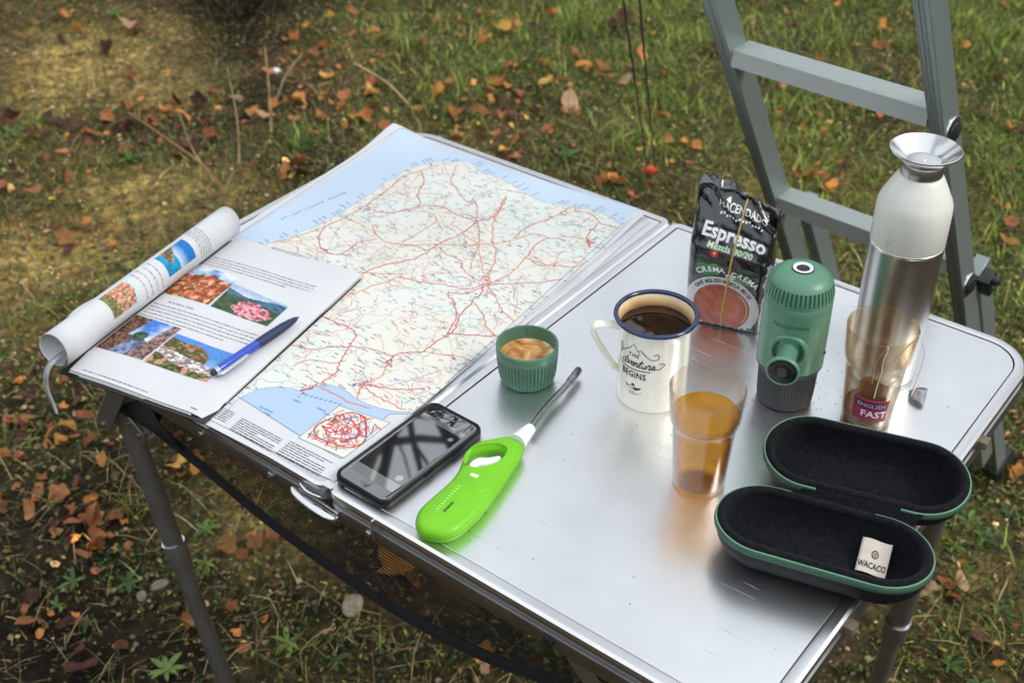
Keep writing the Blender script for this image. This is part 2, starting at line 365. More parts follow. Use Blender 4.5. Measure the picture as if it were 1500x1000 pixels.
blades(640000, .028, .085, .0024, lambda x, y: np.clip(.03+.55*zone(x, y, GREEN)*fcl(x, y, 11, .4)+.09*fcl(x, y, 9, 3)-.5*zone(x, y, DARK), 0, 1)*(1-.75*zone(x, y, OCHRE)),
       lambda x, y, n: pick(GP, n, [.3, .25, .2, .15, .1])*(.75+.8*zone(x, y, GREEN))[:, None], 'grass', LEAFY, 'short green grass growing in patches over the ground', 'grass')
blades(130000, .03, .11, .0014, lambda x, y: np.clip(.14+.45*fcl(x, y, 6, 1.1), 0, 1), lambda x, y, n: pick(YP, n), 'dry_grass', STRAW, 'dry straw coloured grass stems strewn over the ground', 'dry grass', lean=(.7, 1.5), curl=.25)

def leaflets(n, s0, s1, dens, palette, name, label, cat, tilt=(0, .9), hz=.012):
    x, y = scatter(n); m = rng.random(len(x)) < dens(x, y); x, y = x[m], y[m]; n = len(x)
    s = rng.uniform(s0, s1, n)[:, None]; a = rng.uniform(0, 2*pi, n); t = rng.uniform(tilt[0], tilt[1], n)
    f = np.stack([np.cos(a)*np.cos(t), np.sin(a)*np.cos(t), np.sin(t)], -1); q = np.stack([-np.sin(a), np.cos(a), rng.normal(0, .35, n)], -1)
    B = np.stack([x, y, gh(x, y)+rng.random(n)**2*hz-.001], -1)
    up = np.cross(f, q); V = np.stack([B, B+f*s*.55+q*s*.27+up*s*.1, B+f*s, B+f*s*.55-q*s*.27+up*s*.1], 1).reshape(-1, 3)
    o = np.arange(n)[:, None]*4; F = np.concatenate([o+np.array((0, 1, 2)), o+np.array((0, 2, 3))], 0)
    C = np.repeat(palette(x, y, n)[:, None], 4, 1).reshape(-1, 3)
    return setp(mesh_np(name, V, F, LEAFY, C, kind='stuff'), label, cat)
MP = [(.09, .13, .032), (.15, .20, .042), (.27, .29, .05), (.042, .068, .026), (.18, .165, .05), (.09, .12, .07)]
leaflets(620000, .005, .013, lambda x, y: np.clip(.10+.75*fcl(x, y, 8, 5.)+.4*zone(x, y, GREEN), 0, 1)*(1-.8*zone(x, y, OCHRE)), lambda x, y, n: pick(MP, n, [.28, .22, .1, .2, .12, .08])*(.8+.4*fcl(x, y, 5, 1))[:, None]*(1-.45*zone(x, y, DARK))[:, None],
         'moss_and_weeds', 'low mossy weeds with tiny leaves covering the soil', 'weeds')
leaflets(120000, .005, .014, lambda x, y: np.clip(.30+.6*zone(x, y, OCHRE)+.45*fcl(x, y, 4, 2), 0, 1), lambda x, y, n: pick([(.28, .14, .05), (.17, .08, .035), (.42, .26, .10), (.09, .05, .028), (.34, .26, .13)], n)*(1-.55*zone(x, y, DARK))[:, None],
         'leaf_litter', 'crumbled brown bits of dead leaf littering the soil', 'leaf litter', tilt=(-.2, .9), hz=.01)
# tufts of longer grass
def tufts():
    X = []; Y = []
    for i in range(1900):
        x, y = rng.uniform(-4.1, 1.7), rng.uniform(-1.1, 4.5)
        if rng.random() > .02+.75*float(zone(x, y, GREEN))**1.5: continue
        k_ = rng.integers(14, 60); X += list(rng.normal(x, .022, k_)); Y += list(rng.normal(y, .022, k_))
    x, y = np.array(X), np.array(Y); m = inview(np.stack([x, y, 0*x], -1), 80) | (rng.random(len(x)) < .2); x, y = x[m], y[m]; n = len(x)
    h = rng.uniform(.025, .085, n); d, s_, a = basis(n, rng.uniform(.1, .75, n)); hor = np.stack([np.cos(a), np.sin(a), 0*a], -1); B = np.stack([x, y, gh(x, y)-.004], -1); w = (.0026*rng.uniform(.5, 1.3, n))[:, None]
    m1 = B+d*(h*.55)[:, None]; tip = m1+(d*.6+hor*rng.uniform(.2, .9, n)[:, None])*(h*.5)[:, None]
    V = np.stack([B-s_*w/2, B+s_*w/2, m1+s_*w*.4, m1-s_*w*.4, tip], 1).reshape(-1, 3); o = np.arange(n)[:, None]*5
    F = np.concatenate([o+np.array((0, 1, 2)), o+np.array((0, 2, 3)), o+np.array((3, 2, 4))], 0)
    c = pick([(.14, .20, .03), (.22, .25, .045), (.08, .13, .025), (.32, .30, .08), (.30, .24, .10)], n, [.3, .3, .15, .15, .1]); C = np.repeat(c[:, None], 5, 1)
    setp(mesh_np('grass_tufts', V, F, LEAFY, C.reshape(-1, 3), kind='stuff'), 'longer tufts of yellow green grass standing above the turf', 'grass')
tufts()
# pebbles and clods
def pebbles(n):
    x, y = scatter(n, .1); m = rng.random(len(x)) < np.clip(.25+.75*zone(x, y, OCHRE)+.3*fcl(x, y, 5, 4), 0, 1); x, y = x[m], y[m]; n = len(x)
    base = np.array([(1, 0, 0), (-1, 0, 0), (0, 1, 0), (0, -1, 0), (0, 0, 1), (0, 0, -1), (.6, .6, .55), (-.6, .55, .5), (.55, -.6, .5), (-.55, -.6, .55)])
    from_f = [(4, 0, 6), (4, 6, 2), (4, 2, 7), (4, 7, 1), (4, 1, 9), (4, 9, 3), (4, 3, 8), (4, 8, 0), (0, 2, 6), (2, 1, 7), (1, 3, 9), (3, 0, 8)]
    s = (.002+.006*rng.random(n)**2)[:, None, None]; V = base[None]*s*rng.uniform(.6, 1.3, (n, 10, 3)); V[..., 2] *= .6
    a = rng.uniform(0, 2*pi, n); c, q = np.cos(a)[:, None], np.sin(a)[:, None]; X = V[..., 0]*c-V[..., 1]*q; Y = V[..., 0]*q+V[..., 1]*c
    V = np.stack([X+x[:, None], Y+y[:, None], V[..., 2]+(gh(x, y)+.001)[:, None]], -1).reshape(-1, 3)
    F = (np.arange(n)[:, None, None]*10+np.array(from_f)[None]).reshape(-1, 3)
    C = np.repeat(pick([(.30, .20, .09), (.22, .15, .07), (.16, .12, .08), (.36, .27, .15), (.10, .07, .05)], n)[:, None], 10, 1).reshape(-1, 3)
    setp(mesh_np('gravel', V, F, STRAW, C, kind='stuff'), 'small ochre pebbles and clods of earth on bare soil', 'gravel')
pebbles(60000)

# ---------------------------------------------------------------- fallen leaves: one object each
def leaf_mesh(seed, lobes):
    g = np.random.default_rng(seed); n = 36; V = [(0, 0, 0)]; cup = g.uniform(-.8, 1.5); bend = g.uniform(-.8, 1.2); tw = g.uniform(-.9, .9); wav = g.uniform(.06, .2); ph = g.uniform(0, 6)
    R = []
    for i in range(n):
        a = 2*pi*i/n
        if lobes: r = .36+.11*abs(math.cos(2.5*(a-pi/2)))**1.1 + .07*g.random() - .12*math.exp(-((a-1.5*pi)/.3)**2)
        else: r = .30+.20*abs(math.sin(a))**1.5+.03*g.random()
        R.append(r)
    def P(a, r):
        x, y = r*math.cos(a)*(1 if lobes else .72), r*math.sin(a)
        z = cup*(x*x*1.4)+bend*y*y*.9+tw*x*y+wav*math.sin(3*a+ph)*r*2*abs(r)
        return (x, y, z)
    for f in (.5, 1): V += [P(2*pi*i/n, R[i]*f) for i in range(n)]
    F = [(0, 1+i, 1+(i+1) % n) for i in range(n)]+[(1+i, 1+n+i, 1+n+(i+1) % n, 1+(i+1) % n) for i in range(n)]
    k0 = len(V); sb = [(-.012, -.3, 0), (.012, -.3, 0), (.02, -.62, .06), (.0, -.63, .06)]; V += sb; F.append((k0, k0+1, k0+2, k0+3))
    me = bpy.data.meshes.new('leaf'); me.from_pydata(V, [], F); me.polygons.foreach_set('use_smooth', [True]*len(F)); return me
def leaf_mat(name, a, b, vein):
    k = N(name); nz = k.noise(3.2, 5, .65); oi = k.n('ShaderNodeObjectInfo')
    r = k.ramp(nz.outputs['Fac'], [(.3, a), (.5, tuple((p+q)/2 for p, q in zip(a, b))), (.72, b)])
    hv = k.n('ShaderNodeHueSaturation'); mr = k.n('ShaderNodeMapRange'); mr.inputs['To Min'].default_value = .62; mr.inputs['To Max'].default_value = 1.25
    k.l(oi.outputs['Random'], mr.inputs['Value']); k.l(mr.outputs[0], hv.inputs['Value']); k.l(r.outputs[0], hv.inputs['Color'])
    m2 = k.n('ShaderNodeMapRange'); m2.inputs['To Min'].default_value = .485; m2.inputs['To Max'].default_value = .512
    ml = k.n('ShaderNodeMath', operation='FRACT'); m3 = k.n('ShaderNodeMath', operation='MULTIPLY'); m3.inputs[1].default_value = 7.3
    k.l(oi.outputs['Random'], m3.inputs[0]); k.l(m3.outputs[0], ml.inputs[0]); k.l(ml.outputs[0], m2.inputs['Value']); k.l(m2.outputs[0], hv.inputs['Hue'])
    k.l(hv.outputs[0], k.b.inputs['Base Color']); k.b.inputs['Roughness'].default_value = .5; k.b.inputs['Specular IOR Level'].default_value = .35
    n2 = k.noise(14, 4); k.bump(n2.outputs['Fac'], .5, .04)
    tr = k.n('ShaderNodeBsdfTranslucent'); k.l(hv.outputs[0], tr.inputs['Color']); mx = k.n('ShaderNodeMixShader'); mx.inputs[0].default_value = .18
    k.l(k.b.outputs[0], mx.inputs[1]); k.l(tr.outputs[0], mx.inputs[2]); k.l(mx.outputs[0], k.out.inputs['Surface']); return k.m
LM = {'orange': leaf_mat('leaf_orange', (.52, .20, .04), (.84, .43, .12), 0), 'rust': leaf_mat('leaf_rust', (.32, .12, .045), (.56, .25, .095), 0),
      'brown': leaf_mat('leaf_brown', (.075, .030, .022), (.17, .070, .042), 0), 'tan': leaf_mat('leaf_tan', (.42, .26, .13), (.60, .40, .22), 0), 'yellow': leaf_mat('leaf_yellow', (.55, .33, .06), (.70, .45, .12), 0)}
LL = {'orange': 'bright orange', 'rust': 'rust red', 'brown': 'dark brown', 'yellow': 'golden yellow', 'tan': 'pale tan'}
def where(x, y):                             # what a thing on the ground lies beside
    px_, py_ = to_px((x, y, 0))
    if py_ < 480: return 'on the ochre bank beyond the booklet' if px_ < 330 else 'on the turf behind the paper map' if px_ < 1010 else 'in the grass behind the ladder'
    return 'beside the left table leg' if px_ < 430 else 'below the net under the table' if px_ < 1050 else 'on the soil by the right table leg'
LEAFV = {}
for kd in LM:
    LEAFV[kd] = []
    for s_ in range(8):
        me = leaf_mesh(100+s_+17*len(LEAFV), s_ % 2 == 0); me.materials.append(LM[kd]); LEAFV[kd].append(me)
def leaf(x, y, kind, size, label=None, tilt=.75, lift=.012):
    me = random.choice(LEAFV[kind]); o = bpy.data.objects.new('fallen_leaf', me); COL.objects.link(o)
    o.location = (x, y, float(gh(x, y))+lift+size*.10); o.scale = (size,)*3
    o.rotation_euler = (random.gauss(0, tilt*.6), random.gauss(0, tilt*.6), random.uniform(0, 2*pi))
    if label: setp(o, label, 'leaf')
    else: w_ = where(x, y); setp(o, LL[kind]+' fallen leaf lying '+w_, 'leaf', LL[kind]+' leaves '+w_)
    return o
# clusters of leaves as the photograph shows them: centre px, spread px, count, mix of colours
CL = [(90, 190, 90, 35, 15, 'bbbro'), (230, 165, 110, 30, 15, 'bbrro'), (250, 210, 80, 20, 9, 'brrb'), (340, 170, 70, 40, 10, 'oorbt'), (420, 100, 60, 50, 10, 'oorr'), (520, 135, 60, 35, 15, 'oorrt'), (540, 60, 80, 40, 12, 'borr'), (500, 165, 60, 20, 7, 'oorb'),
      (690, 150, 60, 22, 10, 'orro'), (760, 155, 60, 20, 9, 'orb'), (860, 105, 60, 18, 8, 'orbr'), (700, 60, 60, 40, 7, 'oyr'), (770, 120, 40, 20, 5, 'yo'), (930, 95, 40, 25, 5, 'ot'), (980, 215, 45, 30, 8, 'oot'), (900, 265, 50, 20, 6, 'oor'), (760, 210, 60, 15, 6, 'ror'), (640, 215, 80, 20, 4, 'or'),
      (1240, 60, 90, 40, 10, 'robo'), (1080, 130, 60, 60, 6, 'ob'), (1200, 180, 80, 40, 8, 'orb'), (1180, 255, 60, 15, 5, 'oor'), (1230, 280, 60, 30, 5, 'or'), (1440, 60, 50, 50, 5, 'ob'), (1460, 160, 40, 80, 6, 'bor'), (1470, 340, 30, 50, 5, 'rbo'), (1480, 560, 25, 60, 4, 'or'), (1485, 670, 20, 15, 3, 'oo'),
      (90, 640, 70, 40, 10, 'oorb'), (30, 590, 40, 60, 7, 'rob'), (30, 720, 40, 40, 6, 'or'), (110, 750, 60, 35, 8, 'brrb'), (130, 800, 40, 25, 5, 'brr'), (20, 890, 25, 25, 3, 'br'), (110, 910, 40, 20, 4, 'rb'), (160, 720, 30, 20, 3, 'or'), (270, 670, 40, 20, 4, 'oor'), (390, 780, 50, 30, 5, 'rr'), (330, 905, 40, 20, 3, 'r'),
      (590, 840, 40, 15, 3, 'oo'), (740, 970, 40, 10, 2, 'ot'), (1440, 930, 40, 20, 4, 'rb'), (1370, 640, 40, 20, 3, 'or'), (1390, 850, 50, 40, 3, 'rt'), (100, 340, 90, 30, 6, 'bro'), (60, 280, 60, 20, 4, 'rb'), (200, 40, 150, 30, 5, 'ob'), (80, 60, 60, 40, 3, 'ob'), (420, 260, 30, 15, 6, 'orr'), (640, 20, 200, 25, 9, 'orby'), (900, 30, 120, 25, 6, 'oby'), (1150, 20, 90, 20, 5, 'ob')]
KD = {'o': 'orange', 'r': 'rust', 'b': 'brown', 't': 'tan', 'y': 'yellow'}
nleaf = 0
for (cx, cy, sx, sy, n, mixs) in CL:
    for i in range(int(n*.85+.5)):
        if nleaf >= 292: break
        p = U(cx+random.gauss(0, sx*.55), cy+random.gauss(0, sy*.6), 0); dist = np.linalg.norm(p-CAM)
        leaf(p[0], p[1], KD[random.choice(mixs)], random.uniform(.018, .038)*(.62+.24*dist)); nleaf += 1
p = U(200, 46, 0); leaf(p[0], p[1], 'tan', .11, 'large cream coloured withered leaf on the ochre mossy bank', .2)
p = U(836, 161, 0); leaf(p[0], p[1], 'tan', .10, 'broad pale tan leaf lying flat among green weeds behind the map', .15)
p = U(118, 975, 0); leaf(p[0], p[1], 'brown', .05, 'withered brown leaf beside the green weed near the table leg', .3)
p = U(580, 838, -0.0); leaf(p[0], p[1], 'orange', .07, 'big orange leaf seen through the black net under the table', .3)

# smaller leaves past those: one mass of little curled leaves
def small_leaves(n):
    X = []; Y = []
    for (cx, cy, sx, sy, k_, mx_) in CL:
        for i in range(int(k_*n/480)):
            p = U(cx+random.gauss(0, sx*.9), cy+random.gauss(0, sy*1.0), 0); X.append(p[0]); Y.append(p[1])
    x, y = np.array(X), np.array(Y); n = len(x); s = rng.uniform(.012, .026, n)[:, None]; a = rng.uniform(0, 2*pi, n); t = rng.normal(0, .45, n); q = rng.normal(0, .5, n)
    f = np.stack([np.cos(a)*np.cos(t), np.sin(a)*np.cos(t), np.sin(t)], -1); r = np.stack([-np.sin(a)*np.cos(q), np.cos(a)*np.cos(q), np.sin(q)], -1); u = np.cross(f, r); B = np.stack([x, y, gh(x, y)+.008], -1)
    pts = [(-.5, 0, 0), (-.25, .30, .12), (.1, .42, .2), (.3, .22, .12), (.55, .05, .1), (.28, -.25, .14), (.05, -.4, .2), (-.28, -.28, .1), (0, 0, -.06)]
    V = np.stack([B+f*s*p[0]*rng.uniform(.8, 1.2, (n, 1))+r*s*p[1]*rng.uniform(.7, 1.3, (n, 1))+u*s*p[2]*rng.uniform(-.6, 2, (n, 1)) for p in pts], 1).reshape(-1, 3)
    F = (np.arange(n)[:, None, None]*9+np.array([(8, i, (i+1) % 8) for i in range(8)])[None]).reshape(-1, 3)
    C = np.repeat(pick([(.50, .19, .05), (.34, .11, .045), (.16, .06, .035), (.55, .34, .14), (.62, .36, .09)], n, [.3, .25, .2, .15, .1])[:, None], 9, 1)*rng.uniform(.8, 1.2, (n, 9, 1))
    setp(mesh_np('small_fallen_leaves', V, F, LEAFY, C.reshape(-1, 3), kind='stuff', smooth=True), 'many small curled brown and orange leaves strewn over the ground', 'leaves')
small_leaves(950)
# stones
STONE = mat('pale_stone', (.27, .22, .165), .85, var=.45, scale=60, bump=.6, bscale=120, bdist=.004)
def stone(x, y, s, label, c=STONE, flat=.5):
    p = U(x, y, 0); bm = bmesh.new(); bmesh.ops.create_icosphere(bm, subdivisions=3, radius=s)
    g = np.random.default_rng(int(x*7+y)); w = [(g.normal(0, 1, 3)*2.2/s*.5, g.uniform(0, 6)) for _ in range(5)]
    for v in bm.verts:
        f = 1+sum(.09*math.sin(k_[0]*v.co.x+k_[1]*v.co.y+k_[2]*v.co.z+ph) for k_, ph in w); v.co = Vector((v.co.x*f*1.3, v.co.y*f*.9, v.co.z*f*flat))
    me = bpy.data.meshes.new('stone'); bm.to_mesh(me); bm.free(); me.polygons.foreach_set('use_smooth', [True]*len(me.polygons)); me.materials.append(c)
    o = bpy.data.objects.new('stone', me); COL.objects.link(o); o.location = (p[0], p[1], float(gh(p[0], p[1]))+s*flat*.5); o.rotation_euler[2] = g.uniform(0, 6)
    setp(o, label, 'stone')
stone(516, 880, .019, 'pale rounded stone on the ground below the black net')
stone(230, 848, .012, 'small grey stone half buried among weeds beside the table leg')
stone(205, 862, .010, 'tiny brown stone lying next to a slightly bigger grey stone')
WHITE_ST = mat('white_pebble', (.75, .75, .74), .6)
stone(403, 107, .012, 'small white pebble next to a dry upright stalk', WHITE_ST, .7)

# dry stalks: upright in a vertical plane through their foot
hor_f = np.array([_fw[0], _fw[1], 0]); hor_f /= np.linalg.norm(hor_f)
STALK = mat('dry_stalk', (.52, .38, .20), .7, var=.35, scale=30); STALK2 = mat('dark_twig', (.13, .085, .045), .75, var=.3, scale=30)
def stalk(pts, r, label, m=STALK, group=None, name='dry_stalk'):
    b = U(pts[0][0], pts[0][1], 0); b[2] = float(gh(b[0], b[1])); P = [b-np.array((0, 0, .01))]
    for (x, y) in pts[1:]:
        d = ray(x, y); t = ((b-CAM)@hor_f)/(d@hor_f); P.append(CAM+t*d)
    Q = spline(P, 6); n = len(Q); mm = M().tube(Q, [r*(1-.55*i/n) for i in range(n)], 6)
    o = mm.build(name, m); setp(o, label, 'stalk', group); return o
stalk([(330, 282), (300, 245), (240, 200), (188, 165)], .0034, 'long reddish stalk leaning diagonally across the brown leaves', mat('red_stalk', (.30, .16, .08), .6))
stalk([(318, 268), (285, 225), (262, 165)], .0024, 'thin pale stalk crossing the long reddish leaning stalk')
stalk([(396, 190), (394, 130), (388, 70)], .0036, 'upright pale stalk beside the small white pebble')
stalk([(402, 140), (418, 112), (443, 78)], .0030, 'short stalk leaning right next to the upright pale stalk')
stalk([(350, 245), (348, 180), (333, 100)], .0028, 'tall thin stalk rising past a pair of orange leaves')
stalk([(325, 78), (312, 35), (298, -10)], .0022, 'grey brown stalk in front of the dark shrub', STALK2)
stalk([(160, 140), (148, 80), (130, 25)], .0020, 'thin brown stalk standing on the ochre mossy bank', STALK2)
stalk([(602, 148), (565, 120), (518, 92)], .0034, 'yellow straw stalk leaning over orange leaves behind the map')
stalk([(645, 130), (642, 70)], .0014, 'fine green grey stalk among orange leaves', STALK2)
stalk([(12, 168), (10, 140)], .0016, 'short pale stalk stub by the green weeds', STALK)
stalk([(1478, 845), (1470, 900), (1440, 960)][::-1], .0012, 'thin reddish stem standing by the right table leg', STALK2)
stalk([(150, 850), (125, 800), (95, 770)], .0012, 'thin twig arching over dark brown leaves', STALK2)
for i, (x, y, dx, dy) in enumerate([(90, 930, 40, -40), (60, 840, -20, -60), (430, 950, 50, -30), (640, 980, 60, -60), (600, 990, 20, -70), (700, 940, 30, -40), (320, 960, 50, -20), (1420, 800, 10, -60), (1350, 900, 30, -30), (20, 420, 30, -40), (120, 300, 30, 10), (480, 45, 20, -40), (720, 250, -10, -30)]):
    stalk([(x, y), (x+dx*.5+random.uniform(-8, 8), y+dy*.5+random.uniform(-6, 6)), (x+dx, y+dy)], .0013, ('dark' if i % 2 else 'pale')+' short bent twig sticking up '+where(*U(x, y, 0)[:2]), STALK2 if i % 2 else STALK, ('dark' if i % 2 else 'pale')+' twigs '+where(*U(x, y, 0)[:2]), 'twig')
# weeds with a rosette of leaves
WEED = mat_attr('weed_leaf', .45, .4, trans=.25)
def rosette(x, y, R, nl, label, group=None, col=(.14, .24, .04), up=.5):
    p = U(x, y, 0); b = np.array((p[0], p[1], float(gh(p[0], p[1])))); t = thing('weed', label, 'plant', b, group)
    for i in range(nl):
        a = 2*pi*i*.382+random.uniform(-.2, .2); L = R*random.uniform(.6, 1.1); w = L*random.uniform(.26, .36); e = up*random.uniform(.4, 1.2)
        c, s_ = math.cos(a), math.sin(a); mm = M()
        def fn(u, v):
            q = (u-.5)*2; l_ = v*L; ww = w*math.sin(pi*min(1, v*.93+.05))**.8*.5*q
            z = L*(e*v-.55*e*v*v)+abs(ww)*.5+.004; return b+np.array((c*l_-s_*ww, s_*l_+c*ww, z))
        cc = tuple(np.array(col)*random.uniform(.7, 1.3)); mm.grid(fn, 2, 6, col=cc); mm.build('leaf', WEED, t)
WG = 'leafy weeds growing in the soil'
rosette(240, 968, .034, 9, 'bright green rosette weed on the ground in front of the left table leg', None, (.20, .30, .07))
for (x, y, R, n) in [(105, 845, .028, 6), (125, 905, .024, 6), (185, 845, .03, 7), (240, 790, .026, 6), (300, 770, .03, 7), (330, 690, .03, 6), (420, 935, .03, 6), (300, 820, .024, 6), (80, 880, .02, 5), (40, 640, .024, 6), (150, 670, .024, 6),
                     (1425, 745, .028, 7), (1450, 770, .03, 7), (1400, 785, .026, 6), (1470, 870, .03, 6), (1440, 985, .03, 6), (1395, 960, .028, 6), (1485, 730, .026, 6), (190, 235, .06, 5), (20, 195, .05, 7), (165, 20, .05, 6), (440, 215, .05, 7), (1090, 205, .04, 6), (720, 105, .05, 7), (830, 230, .045, 7), (300, 900, .026, 6), (490, 960, .026, 6), (560, 935, .024, 5)]:
    w_ = where(*U(x, y, 0)[:2]); rosette(x, y, R, n, 'low leafy green weed growing '+w_, 'leafy weeds '+w_, random.choice([(.10, .17, .035), (.13, .22, .04), (.075, .14, .03), (.20, .26, .05)]))
# dark heathery shrub at the back
p = U(345, 12, 0); sb = np.array((p[0], p[1], float(gh(p[0], p[1])))); sh = thing('shrub', 'dark heathery shrub behind the upright pale stalk', 'shrub', sb)
mm = M(); tips = []
for i in range(60):
    a = random.uniform(0, 2*pi); e = random.uniform(.1, 1.1); L = random.uniform(.2, .42); d = np.array((math.cos(a)*math.sin(e), math.sin(a)*math.sin(e), math.cos(e)))
    Q = [sb-np.array((0, 0, .02))+np.array((random.gauss(0, .05), random.gauss(0, .05), 0)), None, None]; Q[1] = Q[0]+d*L*.5+np.array((0, 0, .02)); Q[2] = Q[0]+d*L
    mm.tube(Q, [.003, .002, .001], 4); tips += [(Q[0]*(1-f)+Q[2]*f, d) for f in np.linspace(.2, 1, 26)]
mm.build('stems', STALK2, sh)
n = 9000; ti = rng.integers(0, len(tips), n); B = np.array([tips[i][0] for i in ti])+rng.normal(0, .016, (n, 3)); B[:, 2] = np.maximum(B[:, 2], sb[2]+.005)
D = rng.normal(0, 1, (n, 3))+np.array((0, 0, .6)); D /= np.linalg.norm(D, axis=1)[:, None]; Q = np.cross(D, rng.normal(0, 1, (n, 3))); Q /= np.linalg.norm(Q, axis=1)[:, None]
s_ = rng.uniform(.008, .02, (n, 1)); V = np.stack([B, B+D*s_*.5+Q*s_*.14, B+D*s_, B+D*s_*.5-Q*s_*.14], 1).reshape(-1, 3)-sb
mesh_np('foliage', V, np.arange(4*n).reshape(-1, 4), LEAFY, np.repeat(pick([(.02, .03, .012), (.035, .045, .016), (.05, .035, .02)], n)[:, None], 4, 1).reshape(-1, 3), parent=sh)
# bare trees further off, only seen mirrored in the phone and the drinks
BARK = mat('bark', (.09, .075, .06), .9, var=.4, scale=9, bump=.8, bscale=25, bdist=.02)
def tree(x, y, H, r, seed, label):
    g = random.Random(seed); t = thing('bare_tree', label, 'tree', (x, y, float(gh(x, y)))); tr = M(); br = M(); b = np.array((x, y, -.1))
    P = [b+np.array((.15*math.sin(z*1.1+seed)*z/3, .12*math.cos(z*.9+seed)*z/3, z)) for z in np.linspace(0, H, 14)]
    tr.tube(P, [r*(1-.75*i/13)+(.06 if i == 0 else 0) for i in range(14)], 10)
    def limb(p, d, L, rr, lv):
        Q = [p]; q = d.copy()
        for i in range(6):
            q = q+np.array([g.gauss(0, .16) for _ in range(3)])+np.array((0, 0, .05)); q /= np.linalg.norm(q); Q.append(Q[-1]+q*L/6)
        br.tube(Q, [rr*(1-.7*i/6) for i in range(7)], 6)
        if lv:
            for i in (2, 3, 4, 5):
                w = q+np.array([g.gauss(0, .7) for _ in range(3)]); w /= np.linalg.norm(w); limb(Q[i], w, L*.55, rr*.5, lv-1)
    for i in range(3, 13):
        a = g.uniform(0, 2*pi); limb(P[i], np.array((math.cos(a)*.8, math.sin(a)*.8, .6)), (H-P[i][2])*.45+.7, r*(1-.7*i/13)*.5, 2)
    o = tr.build('trunk', BARK, t); br.build('branches', BARK, t)
# the wood round the clearing, out of frame but mirrored in steel, glass and the phone
n = 26000; a = rng.uniform(0, 2*pi, n); rr = rng.uniform(10.5, 16, n); topz = 4.6+1.3*np.sin(a*5+1)+1.0*np.sin(a*13+2)+.8*np.sin(a*29); hh = rng.random(n)**.9*topz
B = np.stack([rr*np.cos(a)-.3, rr*np.sin(a)+.6, hh], -1)+rng.normal(0, .15, (n, 3)); D = rng.normal(0, 1, (n, 3)); D /= np.linalg.norm(D, axis=1)[:, None]; Q = np.cross(D, rng.normal(0, 1, (n, 3))); Q /= np.linalg.norm(Q, axis=1)[:, None]
s_ = rng.uniform(.25, .6, (n, 1)); V = np.stack([B, B+D*s_*.5+Q*s_*.35, B+D*s_, B+D*s_*.5-Q*s_*.35], 1).reshape(-1, 3)
setp(mesh_np('woodland', V, np.arange(4*n).reshape(-1, 4), LEAFY, np.repeat(pick([(.05, .07, .02), (.08, .09, .03), (.12, .08, .03), (.04, .05, .02)], n)[:, None], 4, 1).reshape(-1, 3), kind='stuff'), 'leafy wood surrounding the clearing', 'woodland')
tree(-4.1, 3.8, 7.5, .17, 3, 'bare forked tree beyond the clearing, mirrored in the phone screen')
tree(-3.0, 5.2, 8.5, .15, 8, 'slender bare tree beyond the clearing, mirrored in the mug of coffee')
tree(-1.0, 7.0, 8.0, .2, 12, 'thick bare tree beyond the clearing behind the ladder')

# ================================================================== FOLDING TABLE
def alu(name, col, rough, scratch=0.0, grime=.0, metal=1.0):
    k = N(name); k.b.inputs['Metallic'].default_value = metal; nz = k.noise(9, 6, .6)
    r = k.ramp(nz.outputs['Fac'], [(.3, tuple(c*.90 for c in col)), (.7, col)]); base = r.outputs[0]
    mr = k.n('ShaderNodeMapRange'); mr.inputs['To Min'].default_value = rough-.06; mr.inputs['To Max'].default_value = rough+.08
    n2 = k.noise(23, 5); k.l(n2.outputs['Fac'], mr.inputs['Value']); ro = mr.outputs[0]
    if scratch:
        tc = k.n('ShaderNodeTexCoord'); acc = None
        for ang, sc, sd_ in ((.45, (9, 420, 1), 0), (2.3, (12, 380, 1), 3), (1.2, (14, 330, 1), 7)):
            mp = k.n('ShaderNodeMapping'); mp.inputs['Rotation'].default_value = (0, 0, ang); mp.inputs['Scale'].default_value = sc; mp.inputs['Location'].default_value = (sd_, sd_*.7, 0)
            tn = k.n('ShaderNodeTexNoise'); tn.inputs['Scale'].default_value = 1; tn.inputs['Detail'].default_value = 2; k.l(tc.outputs['Object'], mp.inputs['Vector']); k.l(mp.outputs[0], tn.inputs['Vector'])
            rr = k.ramp(tn.outputs['Fac'], [(.73, (0, 0, 0)), (.80, (1, 1, 1))])
            if acc is None: acc = rr.outputs[0]
            else:
                ad = k.n('ShaderNodeMath', operation='MAXIMUM'); k.l(acc, ad.inputs[0]); k.l(rr.outputs[0], ad.inputs[1]); acc = ad.outputs[0]
        b = k.n('ShaderNodeBump'); b.inputs['Strength'].default_value = scratch; b.inputs['Distance'].default_value = .0005; b.invert = True
        k.l(acc, b.inputs['Height']); k.l(b.outputs[0], k.b.inputs['Normal'])
        m5 = k.n('ShaderNodeMix', data_type='RGBA'); m5.inputs[7].default_value = (col[0]*.66, col[1]*.66, col[2]*.66, 1); k.l(acc, m5.inputs[0]); k.l(base, m5.inputs[6]); base = m5.outputs[2]
    if grime:
        n3 = k.noise(70, 8, .75); g = k.ramp(n3.outputs['Fac'], [(.62, (0, 0, 0)), (.72, (1, 1, 1))]); m6 = k.n('ShaderNodeMix', data_type='RGBA'); m6.inputs[7].default_value = (.10, .09, .08, 1)
        ml = k.n('ShaderNodeMath', operation='MULTIPLY'); ml.inputs[1].default_value = grime; k.l(g.outputs[0], ml.inputs[0]); k.l(ml.outputs[0], m6.inputs[0]); k.l(base, m6.inputs[6]); base = m6.outputs[2]
    k.l(base, k.b.inputs['Base Color']); k.l(ro, k.b.inputs['Roughness']); return k.m
PANEL = alu('table_sheet', (.94, .945, .95), .32, scratch=.5, grime=.22)
RIM = alu('table_rim', (.84, .84, .84), .30, grime=.12)
